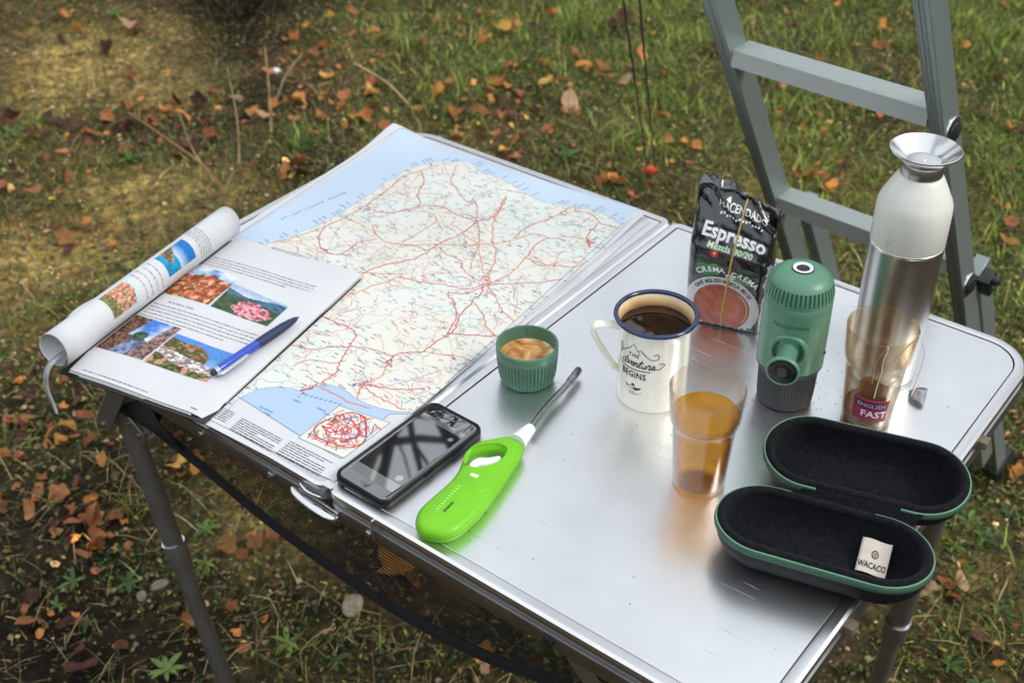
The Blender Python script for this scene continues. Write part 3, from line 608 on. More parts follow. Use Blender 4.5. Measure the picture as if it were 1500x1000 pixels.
RAILM = alu('rail_metal', (.40, .40, .395), .36, grime=.3)  # same aluminium as the rim, coloured darker for the ground its side reflects
LEGM = mat('leg_paint', (.30, .30, .29), .36, metal=.8, var=.12, scale=30)
BLACKP = mat('black_plastic', (.018, .018, .02), .4, var=.3, scale=80)
NETM = mat('net_thread', (.012, .012, .013), .75, var=.2)
DARKG = mat('groove_backing', (.02, .02, .02), .8)
STEEL = mat('bright_steel', (.72, .72, .72), .22, metal=1, var=.06)
table = thing('folding_table', 'silver folding camping table with aluminium top and net under it', 'table', (0, .32, 0))
XS = -.0025; YF, YB = .012, .635
def half(x0, x1, rad4):
    prof = [(0.0, .0006), (.0025, .0012), (.009, .0010), (.0118, -.0012), (.0125, -.006), (.0118, -.0095), (.0085, -.0105), (.0085, -.0175), (.0118, -.0185), (.0125, -.021), (.0125, -.033), (.0112, -.036), (.002, -.036), (0.0, -.034)]
    m = M(); V = []; F = []; loops = [rrect(x0, YF, x1, YB, rad4, 10, o_) for o_, z in prof]; n = len(loops[0]); k_ = len(prof)
    for (o_, z), L in zip(prof, loops): V += [(x, y, T+z) for x, y in L]
    for j in range(k_):
        for i in range(n):
            j2 = (j+1) % k_; F.append((j*n+i, j*n+(i+1) % n, j2*n+(i+1) % n, j2*n+i))
    q_ = [f for f in F if f[0]//n < 4 or f[0]//n >= 12]; m.add(V, q_); m.build('rim', RIM, table, angle=28, weld=False)
    M().add(V, [f for f in F if 4 <= f[0]//n < 12]).build('side_rail', RAILM, table, angle=28)
    g = .0014; pl = M().prism(rrect(x0, YF, x1, YB, rad4, 10, -g), T-.003, T-.0002); pl.build('top_panel', PANEL, table, bevel=.0004, segs=1)
    M().prism(rrect(x0, YF, x1, YB, rad4, 10, -.0004), T-.010, T-.0042).build('groove_backing', DARKG, table, smooth=False)  # dark backing board added so the rim groove shows dark
half(.0095, .466, (.003, .042, .042, .003)); half(-.453, -.0145, (.042, .003, .003, .042))
# details on the front rail
def fbolt(x, z, r=.0045, nm='bolt', m=RAILM):
    A = np.array(((1, 0, 0), (0, 0, -1), (0, 1, 0.))); M().lathe([(r, 0), (r, .0022), (r*.8, .0032), (r*.35, .0034), (r*.3, .0022), (0, .0022)], 16, (x, -.0006, T+z), axis=A).build(nm, m, table)
fbolt(-.0816, -.0245, .005); fbolt(.0564, -.0245, .004); fbolt(.2741, -.0255, .006, 'rivet', BLACKP); fbolt(-.19, -.0245, .004)
M().box((.064, -.0016, T-.0165), (.0022, .0034, .028)).build('corner_joint', STEEL, table, bevel=.0004)
for y, z in ((.4767, -.014), (.1652, -.0145)):
    M().box((.4805, y, T+z), (.012, .013, .009)).build('bumper', mat('brown_rubber', (.16, .13, .085), .7), table, bevel=.0015)
cp = M().box((-.012, -.0018, T-.026), (.058, .003, .013)).build('latch', STEEL, table, bevel=.001)
lev = [(-.043, -.006, T-.0165), (-.034, -.0095, T-.0175), (-.012, -.0105, T-.020), (.008, -.0095, T-.0225), (.016, -.007, T-.0235)]
M().tube(spline(lev, 5), [.0030+.0022*math.sin(pi*i/20) for i in range(21)], 10, flat=.6).build('lever', STEEL, cp)
M().tube(spline([(-.034, -.003, T-.009), (-.020, -.0075, T-.0085), (-.006, -.003, T-.0115)], 6), .0016, 8).build('catch', STEEL, cp)
for xx in (-.002, .012): M().lathe([(.0038, 0), (.0038, .004), (.002, .0055), (0, .0056)], 14, (xx, -.0033, T-.029), axis=np.array(((1, 0, 0), (0, 0, -1), (0, 1, 0.)))).build('rivet', STEEL, cp)
# legs
def leg(p0, p1, foot_out):
    p0 = np.array(p0); p1 = np.array(p1); d = p1-p0; L = np.linalg.norm(d); d /= L; at_ = lambda s_: p0+d*s_
    a = M().tube([at_(-.02), at_(L*.40)], .0128, 20).build('upper_tube', LEGM, table)
    c = M().tube([at_(L*.385), at_(L*.395), at_(L*.43), at_(L*.44)], [.0136, .0150, .0150, .0136], 20).build('collar', LEGM, table)
    M().tube([at_(L*.381), at_(L*.3845)], .0150, 20).build('ring', STEEL, c)
    M().tube([at_(L*.43), at_(L*.975)], .0112, 20).build('lower_tube', LEGM, table)
    M().tube([at_(L*.95), at_(L*.965), at_(L)], [.0125, .0150, .0150], 16).build('foot', BLACKP, table)
zf = float(gh(-.26, .03)); leg((-.392, .025, T-.04), (-.266, .030, zf), 0)
leg((.472, .400, T-.034), (.406, .559, float(gh(.406, .559))), 0)
leg((.392, .045, T-.04), (.27, .03, float(gh(.27, .03))), 0)
leg((-.392, .60, T-.04), (-.27, .61, float(gh(-.27, .61))), 0)
# folding bracket of the left leg: flat bars, plates and pins
def bar(a, b, w, th, nm, m=LEGM, par=table, nrm=(0, -1, 0)):
    a = np.array(a); b = np.array(b); d = b-a; L = np.linalg.norm(d); d /= L; n_ = np.array(nrm, float); n_ -= d*(n_@d); n_ /= np.linalg.norm(n_); s_ = np.cross(n_, d)
    poly = []; k_ = 8
    for e, c0 in ((L/2, 0), (-L/2, pi)):
        for i in range(k_+1):
            q = c0-pi/2+pi*i/k_; poly.append((e+w/2*math.cos(q), w/2*math.sin(q)))
    c = (a+b)/2; n0 = len(poly); V = [c+d*x+s_*y-n_*th/2 for x, y in poly]+[c+d*x+s_*y+n_*th/2 for x, y in poly]
    F = [tuple(range(n0-1, -1, -1)), tuple(range(n0, 2*n0))]+[(i, (i+1) % n0, n0+(i+1) % n0, n0+i) for i in range(n0)]
    o = M().add(V, F).build(nm, m, par, bevel=.0006, segs=1)
    for p in (a, b):
        A = np.stack([d, s_, n_], 1); M().lathe([(.0035, 0), (.0035, .0018), (.002, .0026), (0, .0027)], 12, p+n_*th/2, axis=A).build('rivet', RAILM, o)
    return o
bar((-.330, -.004, T-.030), (-.395, .004, T-.118), .024, .003, 'brace')
bar((-.352, .012, T-.100), (-.337, .0125, T-.112), .022, .003, 'knuckle_plate')
bar((-.332, .016, T-.108), (-.300, .030, T-.060), .014, .003, 'brace')
bar((.300, .004, T-.034), (.345, .012, T-.10), .022, .003, 'brace')
for y in (.045, .60): M().tube([(-.40, y, T-.045), (.40, y, T-.045)], .007, 10).build('cross_bar', LEGM, table)
# net slung under the table
HX = np.array([-.345, -.285, -.2, -.115, -.01, .085, .175, .26, .34, .40]); HZ = np.array([-.080, -.090, -.108, -.126, -.138, -.140, -.128, -.104, -.078, -.055])
def hemz(x): return float(np.interp(x, HX, HZ))
hemc = spline([(x, .012, T+z) for x, z in zip(HX, HZ)], 6); HC = np.array(hemc)
def netp(x, t):
    z = float(np.interp(x, HC[:, 0], HC[:, 2])); y = .014+.575*t; back = -.06
    zz = z*(1-t)+(T+back)*t-.030*math.sin(pi*t)-.012*math.sin(pi*min(1, t*4))
    return np.array((x, y, zz))
nm = M(); nyv = 16
for x in np.arange(-.340, .395, .0026):
    P = [netp(x, j/nyv) for j in range(nyv+1)]; V = []
    for p in P: V += [p+np.array((-.00075, 0, 0)), p+np.array((.00075, 0, 0))]
    nm.add(V, [(2*j, 2*j+1, 2*j+3, 2*j+2) for j in range(nyv)])
xs_ = np.linspace(-.34, .395, 40)
for t in np.arange(.004, 1, .0066):
    P = [netp(x, t) for x in xs_]; V = []
    for p in P: V += [p+np.array((0, -.0006, .0003)), p+np.array((0, .0006, .0003))]
    nm.add(V, [(2*j, 2*j+1, 2*j+3, 2*j+2) for j in range(len(xs_)-1)])
nm.build('net', NETM, table, smooth=False, kind='stuff')
V = []; 
for p in hemc: V += [p+np.array((0, -.0015, .0055)), p+np.array((0, .0005, -.0065)), p+np.array((0, .006, -.007)), p+np.array((0, .006, .005))]
n = len(hemc); M().add(V, [(4*i+a, 4*i+(a+1) % 4, 4*i+4+(a+1) % 4, 4*i+4+a) for i in range(n-1) for a in range(4)]).build('net_hem', NETM, table, smooth=False)
st = spline([(-.345, .012, T-.080), (-.352, .008, T-.075), (-.372, .010, T-.083), (-.385, .012, T-.1)], 6)
M().tube(st, .010, 8, flat=.25).build('net_strap', NETM, table)
M().add([(-.300, .010, T-.034), (-.345, .010, T-.066), (-.350, .010, T-.086), (-.250, .011, T-.090), (-.285, .010, T-.066)], [(0, 1, 2, 3, 4)]).build('net_corner', NETM, table, solid=.002)
# crumbs of ground coffee, kept as many tiny grains
mm = M()
for cx, cy, sg, nn in ((.29, .41, .03, 60), (.36, .40, .035, 45), (.26, .46, .06, 40), (.2, .2, .14, 50), (.40, .30, .04, 25)):
    for i in range(nn):
        x, y = random.gauss(cx, sg), random.gauss(cy, sg); s_ = random.uniform(.0002, .0006)
        if .02 < x < .46 and .02 < y < .62: mm.box((x, y, T-.0002+s_*.4), (s_*2, s_*1.4, s_), rot2(random.uniform(0, 3)))
setp(mm.build('coffee_grounds', mat('coffee_grain', (.03, .018, .012), .8), None, smooth=False, kind='stuff'), 'loose dark coffee grounds scattered on the silver table top', 'coffee grounds')

# ================================================================== LADDER
A0 = np.array((.0001, .7488, T+.2006)); dL = np.array((.0546, .4822, -.8744)); rL = np.array((.9985, -.0548, 0)); nL = np.cross(dL, rL)
if nL[1] < 0: nL = -nL
wL, fr, sp = .2687, .0200, .3171
LADM = alu('ladder_metal', (.27, .325, .305), .42, grime=.6, metal=.5); TREAD = alu('tread_metal', (.46, .50, .48), .46, grime=.95, metal=.5)
lad = thing('ladder', 'grey aluminium ladder leaning behind the table with ridged rungs', 'ladder', (.18, 1.2, 0))
RL = np.stack([rL, nL, -dL], 1)              # columns: across, away, up the ladder
def at_l(a, n_, s_): return A0+rL*a+nL*n_+dL*s_
def rail(a0, n0, s0, s1, dep, wid):
    # grooved box section
    poly = [(0, 0), (wid*.30, 0), (wid*.36, .0022), (wid*.58, .0022), (wid*.64, 0), (wid, 0), (wid, dep), (0, dep)]
    V = [at_l(a0+x, n0+y, s0) for x, y in poly]+[at_l(a0+x, n0+y, s1) for x, y in poly]; n = len(poly)
    return M().add(V, [tuple(range(n)), tuple(range(2*n-1, n-1, -1))]+[(i, (i+1) % n, n+(i+1) % n, n+i) for i in range(n)]).build('rail', LADM, lad, bevel=.0008, segs=1)
sg = (A0[2]-.0)/-dL[2]                       # run down to the ground
def ground_s(a, n_):
    s_ = 1.0
    for _ in range(5):
        p = at_l(a, n_, s_); s_ += (p[2]-float(gh(p[0], p[1])))/-dL[2]
    return s_
DEP = .036
r1 = rail(-fr, 0, -.95, ground_s(-fr, 0)-.12, DEP, fr); r2 = rail(wL, 0, -.95, ground_s(wL, 0)-.12, DEP, fr)
hv = np.array((-rL[1], rL[0], 0))
Rr = np.stack([rL, hv, np.array((0, 0, 1.))], 1)
def rung(s_, n0=0.0, a0=0.0, w=wL):
    p = at_l(a0, n0, s_)+hv*.007; D = .040; H = .022
    m = M(); k_ = 9; prof = [(0, 0)]
    for i in range(k_): y = D*(i+.15)/k_; prof += [(y, .0), (y+.0005, .0010), (y+D/k_*.6, .0010), (y+D/k_*.7, 0)]
    prof += [(D, 0), (D, -H), (0, -H)]
    V = [p+Rr@np.array((0, y, z)) for y, z in prof]+[p+Rr@np.array((w, y, z)) for y, z in prof]; n = len(prof)
    m.add(V, [tuple(range(n)), tuple(range(2*n-1, n-1, -1))]+[(i, (i+1) % n, n+(i+1) % n, n+i) for i in range(n)])
    m.build('rung', TREAD, lad, smooth=False)
for i in (-3, -2, -1, 0, 1, 2): rung(i*sp)
# second, lower section of the ladder behind the first
n2 = DEP+.012; st2 = sp+.085
ra = rail(-fr+.012, n2, st2, ground_s(0, n2)-.02, .034, fr); rb = rail(wL-.002, n2, st2+.005, ground_s(wL, n2)-.02, .034, fr)
for i in (2, 3): rung(i*sp+.05, n2+.006, .012, wL-.016)
for a_ in (-fr+.012, wL-.004):
    g_ = ground_s(a_, n2); V = at_l(a_+fr/2, n2+.025, g_-.012); M().box(V, (fr+.012, .062, .05), RL).build('foot', BLACKP, lad, bevel=.004)
# caps on the outer face of the right rail, black hinge bracket
AX = np.stack([nL, -dL, rL], 1)
for s_ in (-.03+.076, sp+.066):
    c = at_l(wL+fr, DEP*.45, s_); o = M().lathe([(.0165, 0), (.0165, .002), (.013, .0035), (.0125, .005), (.006, .008), (0, .0085)], 24, c, axis=AX).build('end_cap', BLACKP, lad)
    M().lathe([(.019, 0), (.0185, .0018), (.0165, .002)], 24, c, axis=AX).build('ring', STEEL, o)
c = at_l(wL+fr+.000, n2+.008, st2+.026); hb = M().box(c+rL*.004, (.022, .026, .036), RL).build('bracket', BLACKP, lad, bevel=.005)
M().lathe([(.007, -.003), (.007, .008), (.005, .010), (0, .0105)], 16, c+rL*.014+dL*-.010, axis=AX).build('knob', BLACKP, hb)
M().lathe([(.005, 0), (.005, .004), (0, .005)], 12, c+rL*.014+dL*.010, axis=AX).build('screw', STEEL, hb)

# guy line pegged into the ground: two strands run up to the awning
p0 = U(952, 262, 0); p0[2] = float(gh(p0[0], p0[1]))
guy = thing('guy_line', 'thin dark double guy line pegged to the ground with a red bead', 'guy line', p0)
CORD = mat('dark_cord', (.07, .075, .06), .8, var=.3, scale=200)
for k_, (xa, ya) in enumerate(((896, -120), (926, -120))):
    q = U(xa, ya, 1.0); s0 = p0+np.array((-.012+.024*k_, 0, .035)); d = (q-s0); e = s0+d*1.9
    m = M(); tw = []
    for i in range(60):
        f = i/59; tw.append(s0*(1-f)+e*f+np.array((.0006*math.sin(i*1.9), .0006*math.cos(i*1.9), 0)))
    m.tube(tw, .0021, 6); m.build('cord', CORD, guy)
RED = mat('red_plastic', (.62, .07, .03), .35)
M().lathe([(0, .0), (.009, .002), (.013, .006), (.014, .014), (.012, .019), (.004, .021), (0, .021)], 16, p0+np.array((0, 0, .012))).build('bead', RED, guy)
M().tube([p0+np.array((0, 0, .02)), p0+np.array((.02, .02, -.12))], .003, 8).build('peg', STEEL, guy)

# ================================================================== PAPER MAP
PAPER = mat('white_paper', (.60, .607, .62), .65, var=.02, scale=20, spec=.3)
mpt = thing('paper_map', 'large printed road map spread over the left half of the table', 'map', (-.23, .32, T))
MC = [(-.180, .0025), (.0005, .0125), (-.0374, .6353), (-.4784, .6239)]      # front left (under the booklet), front right, back right, back left
c_fr, c_br, c_bl = UT(490, 705, .002)[:2], UT(948, 314, .002)[:2], UT(577, 189, .004)[:2]
c_fl = np.array((-.420, -.0135))
def mapz(x, y):                              # lies flat, far corner lifted a little, soft folds
    z = .0018 + .012*math.exp(-(((x-c_bl[0])/.055)**2+((y-c_bl[1])/.055)**2)) + .0012*math.sin(x*16+1)*math.sin(y*11)
    z += .004*math.exp(-(((x-c_br[0]+.02)/.05)**2+((y-c_br[1]+.02)/.06)**2))
    z += .0011*math.exp(-((x+.235)/.016)**2)+.0010*math.exp(-((y-.335)/.016)**2)-.0006*math.exp(-((y-.48)/.018)**2)+.0009*math.exp(-((y-.185)/.016)**2)
    return T+max(z, .0018)
def quadmap(a, b): return (c_fl*(1-a)+c_fr*a)*(1-b)+(c_bl*(1-a)+c_br*a)*b
m = M(); m.grid(lambda u, v: (lambda p: (p[0], p[1], mapz(*p)))(quadmap(u, v)), 90, 120); sheet = m.build('map_sheet', PAPER, mpt)
for k_, (dx, dy, rz) in enumerate(((.011, -.004, .018), (.005, .003, .009))):  # the sheets folded below it, showing at the edge
    def fn(u, v, k_=k_, dx=dx, dy=dy, rz=rz):
        p = quadmap(.55+.45*u, v); q = p-c_fr; p = c_fr+rot2(-rz)[:2, :2]@q*(1, .985)+np.array((dx*.3, dy*.3)); p[1] -= .010*k_
        p[0] += .003*math.sin(p[1]*19+k_*2)*(u > .9); return (p[0], p[1], T+.0004+.0005*k_)
    M().grid(fn, 12, 16).build('under_sheet', PAPER, mpt)
mapP = Print(lambda u, v, l_: (u, v, mapz(u, v)+.00012+.00006*l_))
pm = lambda x, y: tuple(UT(x, y, .002)[:2])
SEA = S(204, 222, 240); LAND = S(236, 234, 227); SEA2 = S(184, 208, 236)
c3 = lambda x, y: pm(330+x/2.2723, 180+y/2.2727)     # traced on an enlarged piece of the print
fr_ = [pm(340, 349), pm(588, 197), pm(936, 309), pm(915, 333), pm(735, 494), pm(575, 606), pm(500, 592), pm(441, 639), pm(335, 577), pm(300, 500)]
# printed area cut in small cells so it follows the sheet, sea or land by cell
def inside(p, poly):
    x, y = p; r = False; n = len(poly)
    for i in range(n):
        x1, y1 = poly[i]; x2, y2 = poly[(i+1) % n]
        if (y1 > y) != (y2 > y) and x < (x2-x1)*(y-y1)/(y2-y1)+x1: r = not r
    return r
coast = [pm(340, 372), pm(390, 362)]+[c3(*p) for p in ((130, 408), (165, 395), (215, 380), (260, 360), (300, 345), (340, 320), (385, 305), (405, 285), (430, 270), (470, 245), (500, 225), (530, 200), (560, 185), (585, 165), (620, 150), (660, 140), (700, 130), (745, 132), (790, 130), (825, 140), (850, 165), (900, 178), (950, 205), (1000, 235), (1050, 260), (1100, 270), (1150, 280), (1210, 290), (1260, 310), (1320, 345))]
coast += [pm(915, 333), pm(735, 494), pm(604, 606)]+[c3(*p) for p in ((610, 965), (560, 960), (500, 945), (440, 920), (400, 890), (340, 870), (290, 880), (250, 890), (200, 880), (150, 880), (100, 890), (40, 920), (-20, 960))]+[pm(300, 500)]
cst = [tuple(p) for p in spline(coast, 3, True)]
frame = [pm(340, 349), pm(588, 197), pm(936, 309), pm(604, 607), pm(570, 607), pm(499, 672), pm(441, 639), pm(345, 578), pm(300, 500)]
xs0 = np.linspace(min(p[0] for p in frame), max(p[0] for p in frame), 50); ys0 = np.linspace(min(p[1] for p in frame), max(p[1] for p in frame), 66)
def clip_poly(poly, x0, y0, x1, y1):         # Sutherland-Hodgman against a cell
    def cl(P, f, inter):
        out = []
        for i in range(len(P)):
            a, b = P[i-1], P[i]; fa, fb = f(a), f(b)
            if fb:
                if not fa: out.append(inter(a, b))
                out.append(b)
            elif fa: out.append(inter(a, b))
        return out
    ix = lambda c: (lambda a, b: (c, a[1]+(b[1]-a[1])*(c-a[0])/(b[0]-a[0]))); iy = lambda c: (lambda a, b: (a[0]+(b[0]-a[0])*(c-a[1])/(b[1]-a[1]), c))
    for f, it in ((lambda p: p[0] >= x0, ix(x0)), (lambda p: p[0] <= x1, ix(x1)), (lambda p: p[1] >= y0, iy(y0)), (lambda p: p[1] <= y1, iy(y1))):
        poly = cl(poly, f, it)
        if len(poly) < 3: return []
    return poly
ln = vnoise(66, 50, 5, 4, 3)
for j in range(len(ys0)-1):
    for i in range(len(xs0)-1):
        cell = (xs0[i], ys0[j], xs0[i+1], ys0[j+1]); q = clip_poly(frame, *cell)
        if not q: continue
        mapP.poly(q, SEA if ys0[j] > .25 else SEA2, 0); q = clip_poly(cst, *cell)
        if len(q) > 2:
            t_ = ln[j, i]; mapP.poly(q, tuple(np.array(LAND)*(1-.0*t_)*np.array((1, 1, 1-.05*t_)) if t_ > .5 else np.array(S(232, 237, 230))), 1)
mapP.line(cst+[cst[0]], .0006, S(120, 160, 190), 2); mapP.line(frame+[frame[0]], .0007, S(90, 110, 130), 2)
RD = S(226, 98, 96); RD2 = S(212, 58, 84); GR = S(186, 184, 184); YL = S(220, 208, 168); GN = S(160, 196, 166); BL = S(150, 170, 216)
ROADS = [[(160, 400), (250, 375), (330, 345), (400, 315), (450, 285), (520, 240), (560, 205), (600, 175), (650, 160), (705, 140)], [(650, 160), (662, 195), (640, 240), (650, 275), (600, 290), (540, 300), (490, 290)],
 [(770, 140), (750, 190), (775, 225), (800, 260), (835, 270), (838, 320), (845, 380), (840, 420), (825, 450), (815, 490)], [(650, 275), (720, 280), (780, 310), (830, 325), (880, 320), (920, 280), (935, 245)],
 [(935, 245), (905, 300), (890, 350), (893, 400), (900, 450), (880, 500), (870, 540)], [(835, 330), (785, 370), (710, 405), (640, 450), (560, 470), (490, 490), (420, 520)],
 [(490, 340), (510, 380), (550, 400), (620, 410), (700, 405), (780, 410), (890, 405), (960, 390), (1040, 370), (1080, 385), (1150, 380), (1210, 390)], [(1140, 285), (1080, 320), (1000, 350), (960, 385)],
 [(1160, 290), (1220, 310), (1250, 340), (1310, 358)], [(1210, 390), (1215, 415), (1205, 380), (1240, 340)], [(870, 540), (940, 510), (1000, 450), (1040, 400), (1080, 385)], [(870, 540), (960, 535), (1050, 530), (1120, 520)],
 [(1000, 450), (1060, 470), (1150, 480), (1190, 470)], [(870, 540), (800, 570), (740, 570), (760, 600), (770, 640), (740, 700)], [(870, 540), (900, 580), (920, 620), (960, 660)],
 [(860, 560), (820, 600), (780, 640), (760, 690), (700, 730), (650, 760), (570, 770), (540, 800)], [(830, 600), (860, 650), (870, 680), (905, 710)], [(580, 515), (640, 530), (720, 540), (800, 555), (870, 540)],
 [(440, 500), (520, 505), (590, 510), (500, 540), (420, 570), (350, 590)], [(310, 640), (360, 660), (410, 680), (435, 710), (410, 750), (380, 800), (370, 830), (310, 870), (260, 890)], [(410, 745), (480, 750), (540, 770), (560, 780)],
 [(225, 740), (290, 755), (350, 745), (410, 745)], [(540, 800), (520, 840), (460, 870), (440, 920)], [(460, 870), (550, 885), (620, 890), (670, 885)], [(460, 865), (490, 900), (560, 940), (600, 960)],
 [(740, 700), (810, 705), (905, 710)], [(300, 870), (360, 900), (420, 930), (480, 950)], [(330, 345), (310, 400), (350, 435), (400, 430), (440, 400), (510, 385)], [(400, 315), (470, 350), (510, 380)], [(600, 290), (680, 300), (700, 330), (640, 370), (590, 400)],
 [(785, 370), (830, 400), (850, 450), (870, 540)], [(700, 405), (740, 440), (780, 460), (800, 500), (850, 530)], [(200, 390), (250, 400), (320, 430), (420, 440)], [(220, 810), (280, 790), (350, 800), (400, 790)], [(640, 760), (720, 770), (790, 780), (800, 800), (780, 830)]]
for i, R_ in enumerate(ROADS):
    P = spline([np.array(c3(*p)) for p in R_], 7); P = [p+np.array((random.gauss(0, .0008), random.gauss(0, .0008))) for p in P]
    mapP.line(P, .0014 if i < 28 else .0010, RD if i % 5 else RD2, 5)
    if i % 2 == 0: mapP.line(P, .0005, S(245, 210, 120), 6)
LANDPX = [c3(*p) for p in ((200, 400), (560, 260), (700, 190), (900, 230), (1250, 370), (900, 700), (650, 880), (450, 860), (150, 850), (100, 640))]
bx0 = (min(p[0] for p in cst), max(p[0] for p in cst)); by0 = (min(p[1] for p in cst), max(p[1] for p in cst))
def land_pt():
    while True:
        p = (random.uniform(*bx0), random.uniform(*by0))
        if inside(p, cst): return np.array(p)
for i in range(520):                         # minor roads, rivers, borders
    p = land_pt(); a = random.uniform(0, 2*pi); P = [p]
    for j in range(random.randint(5, 13)):
        a += random.gauss(0, .55); q = P[-1]+.0052*np.array((math.cos(a), math.sin(a)))
        if not inside(q, cst): break
        P.append(q)
    if len(P) > 2: c_ = random.choice([GR, GR, YL, GN, S(226, 140, 134), S(226, 140, 134), S(232, 170, 160), BL]); mapP.line(spline(P, 3), random.uniform(.0004, .0008), c_, 3)
for i in range(1150):                        # place names: little runs of type
    p = land_pt(); L = random.uniform(.003, .009); a = random.gauss(.02, .04); d = np.array((math.cos(a), math.sin(a)))
    mapP.line([p, p+d*L], random.choice([.0006, .0008, .0010]), random.choice([S(140, 144, 148), S(160, 160, 160), S(110, 120, 130), S(140, 170, 140), S(206, 120, 100)]), 7)
for i in range(60):                          # coastal names printed over the sea
    p = np.array(cst[random.randrange(2, 100)]); d = np.array((-1, .12)) if p[1] < .58 and p[0] < -.25 else np.array((.25, 1)); 
    if inside(p+d*.01, frame): mapP.line([p+d*.003, p+d*random.uniform(.009, .016)], .0008, S(80, 105, 130), 7)
for (x, y, n, s_) in ((870, 540, 60, .013), (470, 285, 26, .008), (460, 868, 22, .006), (1165, 292, 10, .004), (545, 800, 10, .004), (410, 745, 10, .005), (270, 885, 14, .006), (905, 290, 8, .004), (1210, 395, 10, .004), (700, 140, 8, .004)):
    c_ = np.array(c3(x, y))
    for i in range(n):
        p = c_+np.array((random.gauss(0, s_), random.gauss(0, s_))); a = random.uniform(0, pi); L = random.uniform(.001, .005); d = np.array((math.cos(a), math.sin(a)))*L
        mapP.line([p-d/2, p+d/2], random.uniform(.0008, .0016), random.choice([RD, RD2, S(170, 90, 170), S(120, 110, 190), S(225, 120, 130)]), 6)
# sea names
def spaced(txt, x0, y0, x1, y1, size, col):
    a = np.array(pm(x0, y0)); b = np.array(pm(x1, y1)); n = len(txt); ang = math.atan2(*(b-a)[::-1])
    for i, ch in enumerate(txt):
        if ch != ' ': p = a+(b-a)*i/(n-1); mapP.text(ch, p[0], p[1], size, col, 6, ang=ang)
spaced('ATLANTISCHER OZEAN', 414, 321, 504, 283, .0065, S(110, 150, 190))
for i in range(9):
    a = np.array(pm(440+i*7, 577+i*1.9)); mapP.line([a, a+np.array((.0018, .003))], .0016, S(120, 150, 190), 6)
for (x, y, w_) in ((380, 595, 20), (430, 585, 10), (465, 597, 12), (387, 604, 9), (475, 605, 8)):
    a = np.array(pm(x, y)); b = np.array(pm(x+w_, y+w_*.45)); mapP.line([a, b], .0022, S(130, 170, 220), 5)
# inset town plan with its red ring roads
ins = [pm(497, 594), pm(571, 620), pm(504, 671), pm(437, 641)]; mapP.poly(ins, S(234, 234, 224), 4); mapP.line(ins+[ins[0]], .0007, S(90, 120, 90), 6)
cI = np.array(pm(503, 630))
for rr_, w_ in ((.028, .0020), (.017, .0016), (.008, .0013)):
    P = [cI+rr_*(1+.13*math.sin(3*a+rr_*90))*np.array((math.cos(a), .92*math.sin(a))) for a in np.linspace(0, 2*pi, 40)]; P = [p for p in P if inside(p, ins)]; mapP.line(P, w_, RD2, 7)
for i in range(170):
    a = random.uniform(0, 2*pi); p = cI+.033*math.sqrt(random.random())*np.array((math.cos(a), math.sin(a))); b = random.uniform(0, 2*pi); q = p+random.uniform(.004, .014)*np.array((math.cos(b), math.sin(b)))
    if inside(p, ins) and inside(q, ins): mapP.line([p, (p+q)/2+np.array((random.gauss(0, .001), random.gauss(0, .001))), q], random.uniform(.0007, .0018), random.choice([RD, RD, RD2, S(235, 170, 130), S(120, 120, 180), S(170, 190, 150)]), 8)
# columns of small print along the front edge
def column(p00, p10, p01, lines):            # px corners: start of first line, end of first line, start of last line
    a, b, c_ = (np.array(pm(*p)) for p in (p00, p10, p01))
    for i in range(lines):
        s_ = a+(c_-a)*i/(lines-1); d = (b-a); L = np.linalg.norm(d); d = d/L; x = 0; end = L*(1 if random.random() < .85 else random.uniform(.5, .9))
        while x < end:
            w_ = random.uniform(.003, .011); w_ = min(w_, end-x); mapP.line([s_+d*x, s_+d*(x+w_)], .0010, random.choice([S(85, 85, 100), S(110, 110, 125), S(70, 70, 85)]), 4); x += w_+.0011
column((324, 596), (345, 606), (309, 608), 6); column((354, 612), (414, 644), (337, 627), 7); column((425, 646), (487, 678), (405, 662), 7)
mapP.build('map_print', MAPINK, mpt)

# ================================================================== TRAVEL BOOKLET with a rolled back page
BL_ = np.array((-.3592, -.0387)); BA = rad(11.2); ba = np.array((math.cos(BA), math.sin(BA))); bs = np.array((-math.sin(BA), math.cos(BA))); PW, PH = .190, .303
bk = thing('travel_booklet', 'open printed travel guide with colour photos and one page rolled back', 'booklet', (BL_[0]+.09, BL_[1]+.15, T))
def bkz(b, s_): return T+.0105+.0016*math.sin(pi*min(1, max(0, b/.12)))-.006*max(0, (b-.165)/.025)**2*(.4+.6*(1-s_/PH))-.0045*max(0, (.03-s_)/.03)
def bkp(b, s_, dz=0): p = BL_+ba*b+bs*s_; return np.array((p[0], p[1], bkz(b, s_)+dz))
def inv(x, y, z=.0115):                      # photograph px -> page coordinates
    d = UT(x, y, z)[:2]-BL_; return (d@ba, d@bs)
m = M(); m.grid(lambda u, v: bkp(u*PW, v*PH), 30, 40); m.build('top_page', PAPER, bk)
PGE = mat('page_edges', (.58, .575, .56), .8, var=.1, scale=400)
m = M()                                      # block of pages below the top page
for k_ in range(6):
    o_ = .0016*k_; jx = random.uniform(-.0010, .0012)
    m.grid(lambda u, v, k_=k_, jx=jx: bkp(u*PW+jx, v*PH+jx-.0006*k_, -.0011*(k_+1)), 8, 8)
m.build('page_block', PGE, bk)
COVER = mat('black_cover', (.014, .015, .018), .32, var=.2, scale=50)
m = M(); ot = [(u, v) for u, v in rrect(-.012, -.006, PW+.001, PH+.0015, .004, 3)]
cvz = T+.0030
